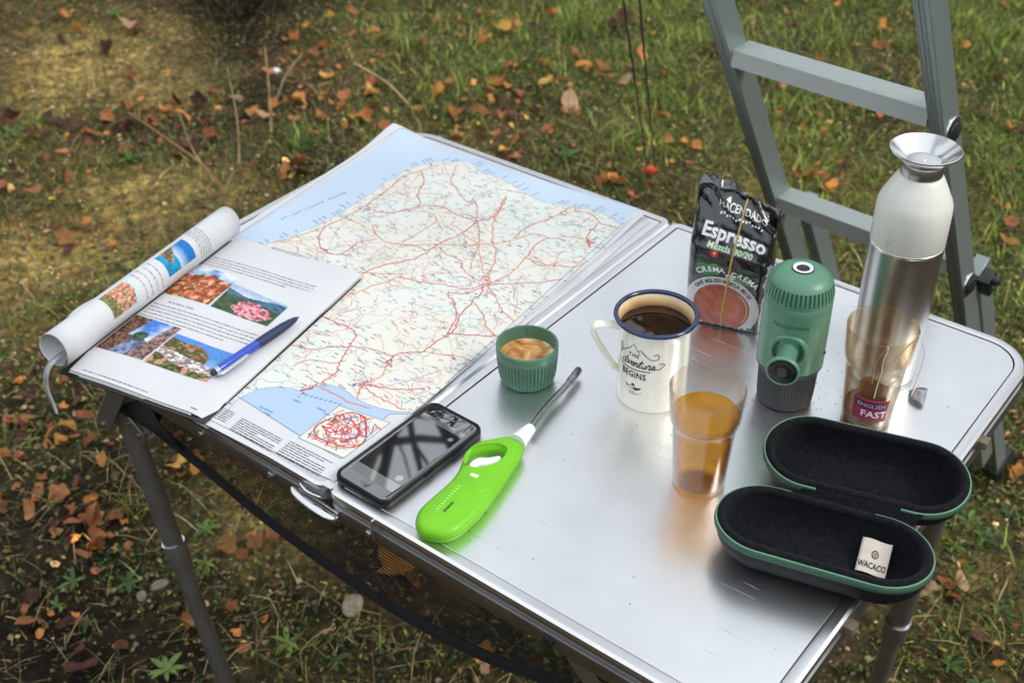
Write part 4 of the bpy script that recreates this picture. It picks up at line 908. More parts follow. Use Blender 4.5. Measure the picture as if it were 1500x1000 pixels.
m.add([(*(BL_+ba*b+bs*s_), cvz-.0011) for b, s_ in ot]+[(*(BL_+ba*b+bs*s_), cvz) for b, s_ in ot], [tuple(range(len(ot)-1, -1, -1)), tuple(range(len(ot), 2*len(ot)))]+[(i, (i+1) % len(ot), len(ot)+(i+1) % len(ot), len(ot)+i) for i in range(len(ot))]); m.build('cover', COVER, bk)
# rolled page: leaves the spine, curls up over to the left and under
RR = .0208
def rollp(s_, arc, dr=0):
    q = -.95+arc/RR; r_ = RR*(1-.045*max(0, q-2.2))+dr; sx = 1-.06*(s_/PH); b = -.0132+r_*math.cos(q)*sx; z = T+.0288+r_*math.sin(q)*sx
    p = BL_+ba*b+bs*(s_-.004+.012*max(0, math.sin(q))*.3); return np.array((p[0], p[1], z))
ARC = RR*6.6
M().grid(lambda u, v: rollp(v*(PH+.008), u*ARC), 60, 12).build('rolled_page', PAPER, bk, solid=.00025)
M().grid(lambda u, v: rollp(v*(PH+.002)+.003, .02+u*(ARC*.9), -.0022), 50, 6).build('rolled_page', PAPER, bk, solid=.00025)
def landscape(kind, w=64, h=40):
    X, Y = np.meshgrid(np.linspace(0, 1, w), np.linspace(0, 1, h)); n1 = vnoise(h, w, 3, kind*7+1); n2 = vnoise(h, w, 9, kind*7+2); n3 = vnoise(h, w, 20, kind*7+3, 2); img = np.zeros((h, w, 3))
    def put(mask, a, b, t): img[mask] = (np.array(a)*(1-t[mask][:, None])+np.array(b)*t[mask][:, None])
    ones = np.ones_like(X) > 0; c = lambda t, k_=2.5: np.clip((t-.5)*k_+.5, 0, 1)
    if kind == 1:     # red cliffs
        put(ones, S(90, 150, 215), S(235, 240, 248), c(n1+.25*Y, 3)); mk = Y > .20+.25*abs(X-.55)+.25*(n1-.5); put(mk, S(150, 62, 34), S(236, 136, 92), c(n2, 3)); put(mk & (n3 > .60), S(60, 78, 36), S(120, 110, 60), n2); put(mk & (n2 > .64), S(240, 170, 130), S(250, 205, 170), n3)
    elif kind == 2:   # pink village under blue hills
        put(ones, S(170, 195, 220), S(240, 225, 215), c(Y*2+.2*n1)); mk = Y > .16+.10*np.sin(X*5)+.12*(n1-.5); put(mk, S(40, 80, 110), S(80, 125, 150), c(n2)); mk = Y > .36+.25*(n1-.5); put(mk, S(36, 66, 54), S(78, 104, 66), c(n2))
        mk = ((X-.60)**2/.10+(Y-.68)**2/.09 < 1+1.2*(n2-.5)); put(mk, S(190, 86, 110), S(246, 180, 190), c(n3, 3)); put(mk & (n3 < .36), S(110, 60, 60), S(150, 80, 80), n2)
    elif kind == 3:   # street between stone walls
        put(ones, S(70, 130, 215), S(225, 235, 250), c(n1+.3*Y-.1, 3)); mk = Y > .52+.1*(n1-.5); put(mk, S(80, 92, 130), S(160, 172, 205), c(n2)); mk = X < .40-.30*Y*(Y < .5)+.08*(n1-.5)-.25*(Y > .55)*(Y-.5); put(mk, S(70, 48, 40), S(150, 110, 92), c(n3, 3))
        mk = X > .70+.25*(.6-Y)*(Y < .6)-.3*(Y > .6)*(Y-.6)+.08*(n1-.5); put(mk, S(84, 66, 70), S(170, 140, 130), c(n3, 3)); mk = ((X-.5)**2/.02+(Y-.48)**2/.018 < 1+(n2-.5)); put(mk, S(30, 60, 50), S(80, 110, 80), c(n3))
    elif kind == 4:   # white town below a crag
        put(ones, S(86, 146, 220), S(160, 195, 236), c(Y)); mk = (Y > .14+1.2*np.clip(X-.50, 0, 1)**1.2+.12*(n1-.5)) & (X < .75); put(mk, S(120, 84, 60), S(190, 140, 104), c(n2, 3)); put(mk & (n3 > .52), S(60, 72, 36), S(96, 100, 56), n2)
        mk = Y > .42+.20*X+.1*(n1-.5); put(mk, S(150, 128, 128), S(242, 234, 234), c(n3, 4)); mk = Y > .66+.22*X+.18*(n1-.5); put(mk, S(44, 56, 26), S(124, 124, 70), c(n3, 3)); put(mk & (n2 > .62), S(190, 130, 100), S(220, 170, 140), n3)
    elif kind == 5:   # headland over a bright sea
        put(ones, S(26, 120, 200), S(196, 222, 240), c(Y*1.3)); mk = Y > .55; put(mk, S(8, 130, 190), S(30, 170, 214), c(n2)); mk = (Y > .32+.62*X+.12*(n1-.5)) & (X < .75) & (Y < .80+.3*(n1-.3)-.15*X); put(mk, S(104, 78, 62), S(186, 150, 122), c(n2, 3)); put(mk & (n3 > .58), S(70, 84, 52), S(100, 110, 70), n2)
    else:             # pink rocks
        put(ones, S(206, 226, 236), S(236, 240, 240), c(Y)); mk = Y > .12+.2*(n1-.5); put(mk, S(196, 118, 92), S(238, 186, 160), c(n2, 3)); put(mk & (n3 > .6), S(90, 100, 56), S(130, 130, 80), n2); mk = Y > .72+.3*(n1-.5); put(mk, S(86, 98, 52), S(150, 140, 84), c(n3))
    return np.clip(img*(.8+.4*rng.random((h, w)))[..., None], 0, 1)
pgP = Print(lambda u, v, l_: bkp(u, v, .00015+.00006*l_))
for kd, q in ((1, [(291, 387), (352, 408), (305, 447), (240, 428)]), (2, [(343, 416), (423, 448), (391, 477), (308, 449)]), (3, [(200, 460), (266, 482), (208, 528), (140, 507)]), (4, [(259, 489), (344, 518), (302, 559), (210, 530)])):
    pp = Print(pgP.fn); pp.image([inv(*p) for p in q], landscape(kd), 1); pp.build('photo', MAPINK, bk)
TXC = [S(120, 120, 130), S(150, 150, 155), S(100, 100, 112)]
def para(P_, u0, u1, v0, v1, n, thick=.0011, short=True):
    for i in range(n):
        v = v0+(v1-v0)*i/max(1, n-1); x = u0; end = u1 if i < n-1 or not short else u0+(u1-u0)*.8
        while x < end:
            w_ = min(random.uniform(.003, .010), end-x); P_.quad(x, v-thick/2, x+w_, v+thick/2, random.choice(TXC), 3); x += w_+.0013
def para_px(a, b, c_, n, **k): (u0, v0), (u1, _), (_, v1) = inv(*a), inv(*b), inv(*c_); para(pgP, u0, u1, v0, v1, n, **k)
para_px((303, 373), (462, 420), (296, 384), 4); para_px((226, 443), (378, 490), (206, 459), 5)
u_, v_ = inv(262, 450); pgP.text('de la Sierra, Cádiz', u_, v_+.004, .0052, S(110, 110, 120), 4)
u_, v_ = inv(425, 373); para(pgP, u_-.03, u_+.025, v_+.004, v_+.001, 2, .0009)
para_px((120, 537), (215, 570), (118, 538), 1, short=False); u_, v_ = inv(283, 593); pgP.quad(u_-.004, v_-.0007, u_+.004, v_+.0007, TXC[0], 3)
pgP.build('page_print', MAPINK, bk)['kind'] = 'stuff'
rlP = Print(lambda u, v, l_: rollp(v, u, .00030+.00006*l_))                  # u along the curl from the spine, v along the spine
def rl_img(kd, u0, u1, v0, v1): pp = Print(rlP.fn); pp.image([(u1, v1), (u0, v1), (u0, v0), (u1, v0)], landscape(kd, 40, 40), 1); pp.build('photo', MAPINK, bk)
def arcs(x): return x*RR
rl_img(5, arcs(1.05), arcs(2.6), .172, .222); rl_img(6, arcs(1.05), arcs(2.6), .076, .122)
for v0, v1, n, a1 in ((.233, .250, 5, 2.55), (.132, .160, 4, 2.5)):
    for i in range(n):
        v = v0+(v1-v0)*i/(n-1); x = arcs(.72)
        while x < arcs(a1): w_ = random.uniform(.003, .008); rlP.line([(x, v), (x+w_/2, v), (x+w_, v)], .0010, random.choice(TXC), 3); x += w_+.0013
rlP.build('rolled_print', MAPINK, bk)['kind'] = 'stuff'
RIB = mat('grey_ribbon', (.42, .44, .46), .35, var=.15, scale=100)
q0 = bkp(-.010, -.004); rib = spline([q0+np.array((-.006, .014, .014)), q0+np.array((-.004, -.004, .012)), q0+np.array((-.007, -.013, .000)), q0+np.array((-.010, -.016, -.020)), q0+np.array((-.004, -.017, -.040)), q0+np.array((.002, -.019, -.050))], 8)
V = []
for i, p in enumerate(rib): w_ = .0046*(1-.55*(i/len(rib))**2); V += [p-np.array((ba[0], ba[1], .2))*w_, p+np.array((ba[0], ba[1], .2))*w_]
M().add(V, [(2*i, 2*i+1, 2*i+3, 2*i+2) for i in range(len(rib)-1)]).build('bookmark_ribbon', RIB, bk, solid=.0004)

# ================================================================== PEN
p1, p2 = UT(311, 547, .0175), UT(438, 464, .0175); pen = thing('ballpoint_pen', 'blue ballpoint pen lying across the open booklet page', 'pen', (p1+p2)/2-np.array((0, 0, .005)))
d = p2-p1; Lp = np.linalg.norm(d); d /= Lp; at_p = lambda t: p1+d*Lp*t
BLUE = mat('blue_plastic', (.012, .055, .42), .18, var=.15, coat=.5); NAVY = mat('navy_rubber', (.012, .025, .075), .5); SILV = mat('silver_plastic', (.42, .46, .52), .3, metal=.6)
M().tube([at_p(.03), at_p(.06), at_p(.30), at_p(.50)], [.0042, .0050, .0054, .0054], 20).build('barrel', BLUE, pen)
M().tube([at_p(t) for t in (.50, .52, .65, .80, .90, .96)], [.0056, .0057, .0057, .0054, .0042, .0028], 20).build('grip', NAVY, pen)
M().tube([at_p(.955), at_p(.985), at_p(1)], [.0026, .0014, .0005], 12).build('tip', BLUE, pen)
M().tube([at_p(-.004), at_p(.0), at_p(.03)], [.0026, .0034, .0034], 14).build('push_button', NAVY, pen)
M().tube([at_p(.025), at_p(.065)], .0053, 20).build('collar', SILV, pen)
sd_ = np.cross(d, (0, 0, 1)); cl = [at_p(.03)+sd_*.0052, at_p(.06)+sd_*.0078, at_p(.20)+sd_*.0074, at_p(.33)+sd_*.0062, at_p(.36)+sd_*.0056]
M().tube(spline(cl, 5), [.0028]*16+[.0026, .0022, .0018, .0014, .001], 10, flat=.7).build('clip', SILV, pen)

# ================================================================== PHONE
ph = thing('smartphone', 'black smartphone in a dark case lying at the table edge', 'phone', (.0345, .0862, T)); PR = rot2(rad(-1.2)); pc = np.array((.0345, .0862, 0))
def pl_(b, s_, z): return pc+PR@np.array((b, s_, 0))+np.array((0, 0, T+z))
CASE = mat('phone_case', (.009, .010, .011), .40, var=.25, scale=100, spec=.22); SCR = N('phone_glass'); SCR.b.inputs['Base Color'].default_value = (.012, .013, .014, 1); SCR.b.inputs['Roughness'].default_value = .03; SCR.b.inputs['Coat Weight'].default_value = 1.0; SCR.b.inputs['Coat IOR'].default_value = 2.4; SCR.b.inputs['Coat Roughness'].default_value = .02
nz = SCR.noise(30, 5); r_ = SCR.ramp(nz.outputs['Fac'], [(.35, (.010, .011, .012)), (.7, (.03, .032, .034))]); SCR.l(r_.outputs[0], SCR.b.inputs['Base Color'])
def rring(w, h, r, zs, m, nm, par, offs, cap=True):
    V = []; F = []; n = 0
    for o_, z in zip(offs, zs):
        L = rrect(-w/2, -h/2, w/2, h/2, r, 8, o_); n = len(L); V += [pl_(x, y, z) for x, y in L]
    k_ = len(zs); F = [(j*n+i, j*n+(i+1) % n, (j+1)*n+(i+1) % n, (j+1)*n+i) for j in range(k_-1) for i in range(n)]
    if cap: F += [tuple(range(n-1, -1, -1)), tuple((k_-1)*n+i for i in range(n))]
    return M().add(V, F).build(nm, m, par, angle=35)
rring(.0715, .1475, .0105, (.0008, .0, .0002, .003, .0085, .0107, .0113, .0108, .0100, .0096), CASE, 'case', ph, (-.004, -.003, -.0008, .0006, .0006, -.0004, -.0014, -.0022, -.0026, -.0030))
sc_ = rring(.0655, .1405, .0085, (.0090, .0099, .0102), SCR.m, 'screen', ph, (0, 0, -.0005))
scP = Print(lambda u, v, l_: pl_(u, v, .0103+.00003*l_)); UIM = mat_attr('lit_display', .04, .5, coat=1); UIM.node_tree.nodes['Principled BSDF'].inputs['Coat IOR'].default_value = 2.6; UIM.node_tree.nodes['Principled BSDF'].inputs['Coat Roughness'].default_value = .015
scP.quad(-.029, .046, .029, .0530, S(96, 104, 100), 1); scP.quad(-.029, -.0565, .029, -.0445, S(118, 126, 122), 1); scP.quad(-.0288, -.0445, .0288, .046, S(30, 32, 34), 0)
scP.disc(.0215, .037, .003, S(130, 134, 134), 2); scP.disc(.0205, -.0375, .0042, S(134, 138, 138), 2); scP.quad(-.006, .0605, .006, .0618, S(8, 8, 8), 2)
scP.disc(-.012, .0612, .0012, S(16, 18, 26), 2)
scP.build('display', UIM, sc_)
M().lathe([(.0056, .0100), (.0058, .0106), (.0052, .0107), (.0046, .0103), (0, .0102)], 28, pl_(0, -.0628, 0)).build('home_button', SCR.m, ph)
for y, L in ((.032, .016), (-.012, .010)): M().box(pl_(.0366, y, .0062), (.0018, L, .003), PR).build('side_button', CASE, ph, bevel=.0006)
M().box(pl_(.002, -.0742, .0050), (.010, .0012, .0035), PR).build('port', BLACKP, ph, bevel=.0004)

# ================================================================== GREEN GAS LIGHTER
LZ = .0125; lt = thing('gas_lighter', 'lime green long neck gas lighter with finger loop and steel tube', 'lighter', (.115, .09, T))
o_px = [(609, 768), (613, 750), (632, 731), (655, 711), (670, 693), (679, 672), (688, 657), (704, 649), (724, 645), (742, 642), (756, 647), (767, 655), (763, 668), (748, 692), (728, 722), (707, 749), (690, 766), (672, 781), (650, 788), (628, 785), (614, 779)]
i_px = [(684, 684), (687, 671), (697, 664), (712, 660), (727, 659), (738, 663), (738, 670), (729, 680), (714, 686), (698, 689)]
OUT = np.array([p[:2] for p in spline([UT(*p, LZ)[:2] for p in o_px], 6, True)]); INN = np.array([p[:2] for p in spline([UT(*p, LZ)[:2] for p in i_px], 6, True)])
def inset(P, e):                             # move outline inward (outline direction independent)
    n = len(P); a = sum(P[i][0]*P[(i+1) % n][1]-P[(i+1) % n][0]*P[i][1] for i in range(n)); t = np.roll(P, -1, 0)-np.roll(P, 1, 0); t /= np.linalg.norm(t, axis=1)[:, None]
    q = np.stack([-t[:, 1], t[:, 0]], 1)*(1 if a > 0 else -1); return P+q*e
LIME = mat('lime_plastic', (.165, .50, .012), .38, var=.06, spec=.4, bump=.15, bscale=250)
bm = bmesh.new(); TH = .0115; rings_o = []; rings_i = []; RNG = [(0.0075, .0), (.0040, .0022), (.0012, .0058), (0, .0112), (.0010, .0150), (.0034, .0178), (.0068, .0196)]
org = origin_of(lt)
for e, z in RNG:
    for src, sgn, lst in ((OUT, 1, rings_o), (INN, -1, rings_i)):
        ee = e if sgn > 0 else -min(e, .0028)*1.0
        R_ = inset(src, ee); lst.append([bm.verts.new((x-org.x, y-org.y, T+z-org.z)) for x, y in R_])
for lst in (rings_o, rings_i):
    n = len(lst[0])
    for a, b in zip(lst[:-1], lst[1:]):
        for i in range(n): bm.faces.new((a[i], a[(i+1) % n], b[(i+1) % n], b[i]))
for k_ in (0, -1):
    ed = []
    for lst in (rings_o, rings_i):
        R_ = lst[k_]; n = len(R_)
        for i in range(n): e = bm.edges.get((R_[i], R_[(i+1) % n])); ed.append(e)
    bmesh.ops.triangle_fill(bm, use_beauty=True, use_dissolve=False, edges=ed)
bmesh.ops.recalc_face_normals(bm, faces=bm.faces)
me = bpy.data.meshes.new('handle'); bm.to_mesh(me); bm.free(); me.materials.append(LIME); me.polygons.foreach_set('use_smooth', [True]*len(me.polygons)); me.set_sharp_from_angle(angle=rad(50))
hd = bpy.data.objects.new('handle', me); COL.objects.link(hd); hd.parent = lt
SEAM = mat('lime_seam', (.10, .36, .006), .5)
M().tube([(x, y, T+.0113) for x, y in inset(OUT, -.00005)], .00035, 6, closed=True).build('mould_seam', SEAM, hd)
WHP = mat('white_plastic', (.80, .81, .82), .35, var=.03)
tp = INN.mean(0); tax = UT(738, 666, LZ)-UT(690, 684, LZ); tax[2] = 0; tax /= np.linalg.norm(tax)
M().tube(spline([UT(689, 686, LZ), UT(700, 679, LZ), UT(716, 678, LZ), UT(733, 673, LZ)], 6), [.004+.002*math.sin(pi*i/18) for i in range(19)], 12).build('trigger', WHP, lt)
n0, n1 = UT(757, 648, .013), UT(777, 627, .012)
M().tube([n0, n0*.5+n1*.5, n1], [.0098, .0078, .0060], 18).build('nozzle_collar', WHP, lt)
GUN = mat('gunmetal', (.34, .35, .36), .22, metal=1, var=.1)
tb = spline([UT(774, 631, .0115), UT(800, 597, .0125), UT(825, 570, .0115), UT(836, 557, .0105)], 6); M().tube(tb, .0036, 16).build('tube', GUN, lt)
e0, e1 = UT(834, 560, .0105), UT(848, 541, .0095); noz = M().tube([e0, e0*.95+e1*.05, e1*.95+e0*.05, e1], [.0038, .0044, .0044, .0036], 18).build('nozzle', GUN, lt)
dn = (e1-e0)/np.linalg.norm(e1-e0); sn = np.cross(dn, (0, 0, 1)); hole = e0*.15+e1*.85
A = np.stack([dn, sn, (0, 0, 1)], 1)
for f in (.70, .9): M().lathe([(.0009, .0038), (.0009, .0046), (0, .0047)], 10, e0*(1-f)+e1*f+sn*.0004, axis=A).build('vent_hole', BLACKP, noz)
ltP = Print(lambda u, v, l_: np.array((u, v, T+.01972+.00012*l_)))
sa, sb_ = UT(650, 749, .0196)[:2], UT(664, 735, .0196)[:2]; ltP.line([sa, (sa+sb_)/2, sb_], .0026, S(60, 110, 10), 1)
ta, tb_ = UT(641, 745, .0196)[:2], UT(672, 712, .0196)[:2]; av = math.atan2(*(tb_-ta)[::-1]); [ltP.line([ta+(tb_-ta)*(i/9)-np.array((.0016, 0)), ta+(tb_-ta)*(i/9)+np.array((.0016, .0006))], .0016, S(150, 235, 110), 1) for i in range(10)]
w0 = UT(695, 696, .0196)[:2]; ltP.line([w0+np.array((-.0042, -.0008)), w0, w0+np.array((.0042, .0006))], .0042, S(225, 248, 205), 1)
ltP.build('marks', INK, lt)
M().tube(spline([UT(706, 719, .0186), UT(710, 724, .0180), UT(707, 731, .0176)], 4), .0012, 8).build('lock_slider', WHP, lt)

# ================================================================== ESPRESSO CUP
def cam_dir(x, y): d = CAM[:2]-np.array((x, y)); return math.atan2(d[1], d[0])
c = (.0495, .2612, T); cup = thing('espresso_cup', 'small ribbed green cup of espresso beside the map', 'cup', c)
GREENP = mat('green_plastic', S(78, 118, 97), .42, var=.06, scale=60, spec=.45); GREEND = mat('green_plastic_inner', S(70, 112, 90), .4, var=.06)
NR = 50
def ribs(r, z, a, j):
    if j < 8 and .004 < z < .037 and r > .02: return r+.0008*math.copysign(min(1, abs(math.cos(a*NR))*1.6), math.cos(a*NR))
    return r
prof = [(0, .0005), (.0235, .0), (.0265, .0018), (.0285, .0048), (.0300, .009), (.0312, .016), (.0322, .028), (.0328, .0365), (.0334, .0372), (.0337, .0385), (.0338, .046), (.0337, .0484), (.0330, .0490), (.0312, .0488), (.0308, .047), (.0302, .034), (.029, .02), (.026, .008), (0, .006)]
M().lathe(prof, 400, c, ribs).build('body', GREENP, cup, angle=50)
k = N('crema'); nz = k.noise(34, 3, .5, dist=1.4); r_ = k.ramp(nz.outputs['Fac'], [(.30, S(140, 84, 36)), (.46, S(190, 132, 72)), (.58, S(214, 170, 116)), (.68, S(240, 220, 188))]); k.l(r_.outputs[0], k.b.inputs['Base Color']); k.b.inputs['Roughness'].default_value = .25; CREMA = k.m
M().lathe([(0, .0322), (.026, .0323), (.0295, .0326), (.0303, .0332)], 64, c).build('espresso', CREMA, cup)
M().box(np.array(c)+np.array((math.cos(cam_dir(*c[:2])+pi)*.0303, math.sin(cam_dir(*c[:2])+pi)*.0303, .041)), (.0007, .0007, .009), rot2(.5)).build('fill_mark', GREEND, cup)

# ================================================================== ENAMEL MUG
c = (.1698, .3239, T); mug = thing('enamel_mug', 'cream enamel mug of black coffee with blue rim', 'mug', c)
k = N('cream_enamel'); k.b.inputs['Roughness'].default_value = .16; k.b.inputs['Coat Weight'].default_value = .6; k.b.inputs['Coat Roughness'].default_value = .05
nz = k.noise(120, 6, .7); r_ = k.ramp(nz.outputs['Fac'], [(.30, S(150, 140, 108)), (.36, S(238, 236, 222)), (.8, S(246, 245, 233))]); k.l(r_.outputs[0], k.b.inputs['Base Color']); ENAM = k.m
RB = .0376
M().lathe([(0, .0015), (.0350, .0012), (.0368, .0), (.0376, .0025), (RB, .010), (RB, .088), (.0382, .094), (.0398, .099), (.0412, .1018)], 96, c).build('body', ENAM, mug, angle=60)
k = N('stained_enamel'); tc = k.n('ShaderNodeTexCoord'); sx = k.n('ShaderNodeSeparateXYZ'); k.l(tc.outputs['Object'], sx.inputs[0]); nz = k.noise(45, 5, .6); ad = k.n('ShaderNodeMath', operation='MULTIPLY_ADD'); ad.inputs[1].default_value = .010; k.l(nz.outputs['Fac'], ad.inputs[0]); k.l(sx.outputs['Z'], ad.inputs[2])
r_ = k.ramp(ad.outputs[0], [(.0885, S(112, 70, 34)), (.0955, S(186, 138, 84)), (.1015, S(222, 196, 150)), (.106, S(238, 226, 196))]); k.l(r_.outputs[0], k.b.inputs['Base Color']); k.b.inputs['Roughness'].default_value = .2
M().lathe([(.0408, .1018), (.0392, .0985), (.0374, .094), (.0367, .088), (.0366, .012), (.034, .004), (0, .004)], 96, c).build('inside', k.m, mug)
BLUEE = mat('blue_enamel', (.006, .018, .085), .14, var=.25, scale=50, coat=.6)
tor = [(.0418+.0026*math.cos(a), .1022+.0026*math.sin(a)) for a in np.linspace(0, 2*pi, 14)[:-1]]; M().lathe(tor, 96, c, close=True).build('rim', BLUEE, mug)
k = N('black_coffee'); k.b.inputs['Base Color'].default_value = (.022, .009, .004, 1); k.b.inputs['Roughness'].default_value = .03; nz = k.noise(60, 3); r_ = k.ramp(nz.outputs['Fac'], [(.4, (.016, .006, .003)), (.7, (.034, .014, .006))]); k.l(r_.outputs[0], k.b.inputs['Base Color']); COFFEE = k.m
M().lathe([(0, .0875), (.0335, .0875), (.0362, .0878), (.0367, .0884)], 64, c).build('coffee', COFFEE, mug)
ha = math.atan2(-.62, -.80); hd_ = np.array((math.cos(ha), math.sin(ha), 0)); hl = [(RB-.002, .087), (RB+.010, .0895), (RB+.0225, .0905), (RB+.0275, .086), (RB+.0265, .079), (RB+.0175, .060), (RB+.006, .040), (RB-.002, .0285)]
HP = spline([np.array(c)+hd_*r_+np.array((0, 0, z)) for r_, z in hl], 8); M().tube(HP, .0066, 14, flat=.42).build('handle', ENAM, mug)
ac = cam_dir(c[0], c[1])-rad(24)
mgP = Print(lambda u, v, l_: np.array(c)+np.array(((RB+.00012+.00006*l_)*math.cos(ac+u/RB), (RB+.00012+.00006*l_)*math.sin(ac+u/RB), v)))
IK = S(28, 30, 38); W_ = .00085
sp2 = lambda pts, k_=8: [p for p in spline(pts, k_)]
mgP.line(sp2([(-.027, .0635), (-.0235, .0690), (-.0225, .0760), (-.0245, .0785), (-.0265, .0745), (-.0245, .0690), (-.0190, .0722), (-.0165, .0735)]), W_, IK)
mgP.line([(-.0165, .0735), (-.0125, .0775), (-.0118, .0770), (-.0060, .0845), (.0018, .0742)], W_, IK); mgP.line([(-.0010, .0775), (.0022, .0795), (.0075, .0748)], W_, IK)
mgP.line(sp2([(.0022, .0795), (.0085, .0735), (.0150, .0700), (.0205, .0715), (.0215, .0760), (.0185, .0775), (.0168, .0755)]), W_, IK)
mgP.text('THE', -.0055, .0708, .0062, IK, bold=.02, space=1.2)
CUR = {'d': [[(1, .75), (.55, 1), (.1, .55), (.35, 0), (.85, .3), (1.15, 1.9), (.95, .35), (1.15, 0), (1.5, .35)]], 'v': [[(0, .85), (.3, 1), (.45, 0), (.85, .95), (1.15, .8)]], 'e': [[(0, .35), (.6, .55), (.6, .95), (.3, .9), (.18, .35), (.5, 0), (.95, .35)]],
       'n': [[(0, .7), (.2, 1), (.15, 0), (.35, .75), (.65, 1), (.78, .7), (.72, .15), (.9, 0), (1.15, .35)]], 't': [[(0, .35), (.5, 1.75), (.3, .3), (.5, 0), (.85, .35)], [(0, 1.15), (.9, 1.3)]], 'u': [[(0, .85), (.1, .2), (.35, 0), (.65, .4), (.78, 1), (.7, .25), (.85, 0), (1.1, .35)]], 'r': [[(0, .4), (.3, 1.15), (.35, .85), (.65, .9), (.55, .2), (.7, 0), (.95, .35)]]}
x0 = -.0215; sc = .0053; ADV = {'d': 1.25, 'v': .95, 'e': .8, 'n': 1.0, 't': .72, 'u': 1.0, 'r': .85}
for i, ch in enumerate('dventure'):
    for st_ in CUR[ch]:
        P = spline([(x0+(x+.28*y)*sc, .0575+.0+y*sc*1.02) for x, y in st_], 6); n_ = len(P); mgP.line(P, [.00105*(.7+.5*abs(math.sin(3*i+j*.35))) for j in range(n_)], IK, 2+i % 2)
    x0 += ADV[ch]*sc
mgP.line(sp2([(x0-.001, .0592), (x0+.004, .0585), (x0+.008, .0612), (x0+.0105, .0645), (x0+.0075, .0660), (x0+.0045, .0640)]), W_, IK)
mgP.line(sp2([(-.026, .0560), (-.020, .0540), (-.010, .0533), (.004, .0538), (.014, .0545)]), .0011, IK)
mgP.text('BEGINS', -.0055, .0462, .0108, IK, bold=.022, width=.80, space=1.08)
boat = [(-.0145, .0325), (-.0128, .0290), (-.0075, .0270), (-.001, .0270), (.0035, .0290), (.0055, .0325), (.0030, .0312), (-.0015, .0300), (-.0080, .0300), (-.0120, .0312)]; mgP.poly(boat, IK, 2)
mgP.line([(-.0085, .0300), (-.0048, .0352), (-.0010, .0300)], W_, IK); mgP.disc(-.0045, .0335, .0017, IK, 2, 12)
for v_, a_, b_ in ((.0250, -.0155, .0065), (.0232, -.0125, .0035), (.0214, -.0095, .0005)): mgP.line([(a_, v_), ((a_+b_)/2, v_-.0002), (b_, v_)], .0005, IK)
mgP.build('print', INK, mug)

# ================================================================== COFFEE BAG
bo = np.array((.1305, .4644)); ang = math.atan2(.4870-.4644, .2078-.1305); bx_ = np.array((math.cos(ang), math.sin(ang))); bo = bo-bx_*.005; by_ = np.array((-math.sin(ang), math.cos(ang))); BW, BD, BH = .0885, .046, .158
bag = thing('coffee_bag', 'crumpled black bag of ground espresso coffee held by a rubber band', 'coffee bag', (*(bo+bx_*BW/2+by_*BD/2), T))
wr = [(rng.normal(0, 1, 2), rng.uniform(0, 6), a) for a in (.0011, .0011, .0009, .0008, .0007)]
def bagp(u, v, face='f', off=0.0):           # u 0..1 across the front, v 0..1 up
    lean = .016*max(0, v-.55)**1.1; dep = BD*(1-.86*max(0, (v-.62)/.38)**.8)*(1 if v < .98 else .8); w_ = BW*(1+.05*math.sin(pi*v)+.07*max(0, v-.75)); topz = BH*(1+.06*(1-u)**2-.10*u**3*(v > .5))
    z = v*topz; k1 = .05+2.6*max(0, v-.78); wv = sum(a*k1*4*math.sin(15*q[0]*u+30*q[1]*v+ph_) for q, ph_, a in wr)
    cr = .034*abs(math.sin(6.5*u+11*v))*max(0, v-.78)+.026*max(0, v-.80)*abs(math.sin(11*u-9*v))
    bul = .0060*math.sin(pi*u)**.7*math.sin(pi*min(1, v/.75))**.6 if v < .75 else 0
    rd = .010; ue = min(u, 1-u)*BW; ed = max(0, rd-ue)
    y = -bul+wv+cr+(rd-math.sqrt(max(0, rd*rd-ed*ed)))*(1-.3*v)+lean+(BD-dep)*.45
    x = (u-.5)*w_+BW/2
    if face == 'b': y = dep+(BD-dep)*.45+lean+.0035*math.sin(pi*u)-wv*.6-(rd-math.sqrt(max(0, rd*rd-ed*ed)))
    p = bo+bx_*x+by_*(y-off); return np.array((p[0], p[1], T+z+.0004+.25*off*v))
k = N('bag_foil'); k.b.inputs['Base Color'].default_value = (.008, .009, .010, 1); k.b.inputs['Roughness'].default_value = .12; k.b.inputs['Coat Weight'].default_value = 1.0; k.b.inputs['Coat Roughness'].default_value = .04
nz = k.noise(45, 5, .6, dist=.6); r_ = k.ramp(nz.outputs['Fac'], [(.35, (.005, .006, .007)), (.7, (.016, .017, .018))]); k.l(r_.outputs[0], k.b.inputs['Base Color']); nz2 = k.noise(24, 3, .5, dist=1.2); k.bump(nz2.outputs['Fac'], .5, .010); FOIL = k.m
m = M(); nu, nv = 70, 100
m.grid(lambda u, v: bagp(u, v), nu, nv); m.grid(lambda u, v: bagp(1-u, v, 'b'), nu, nv)
for uu in (0, 1): m.grid(lambda u, v, uu=uu: (lambda a, b, t: a*(1-t)+b*t+(0 if False else np.append(bx_*(.0035*math.sin(pi*t)*(1 if uu else -1)*(.3+.7*(1-v))-.010*max(0, v-.6)*math.sin(pi*t)*(1 if uu else -1)), 0)))(bagp(uu, v), bagp(uu, v, 'b'), u if uu else 1-u), 10, nv)
m.grid(lambda u, v: bagp(u, 1)*(1-v)+bagp(u, 1, 'b')*v, nu, 3); m.grid(lambda u, v: bagp(u, 0)*v+bagp(u, 0, 'b')*(1-v), nu, 3)
m.build('bag', FOIL, bag, weld=True, angle=60)
M().grid(lambda u, v: bagp(.03+.42*u, .985+.0*v, 'f')+np.append(by_*(.012*v+.004*math.sin(9*u)), .012*math.sin(pi*u)*v-.004*v), 16, 8).build('folded_flap', FOIL, bag, solid=.0004)
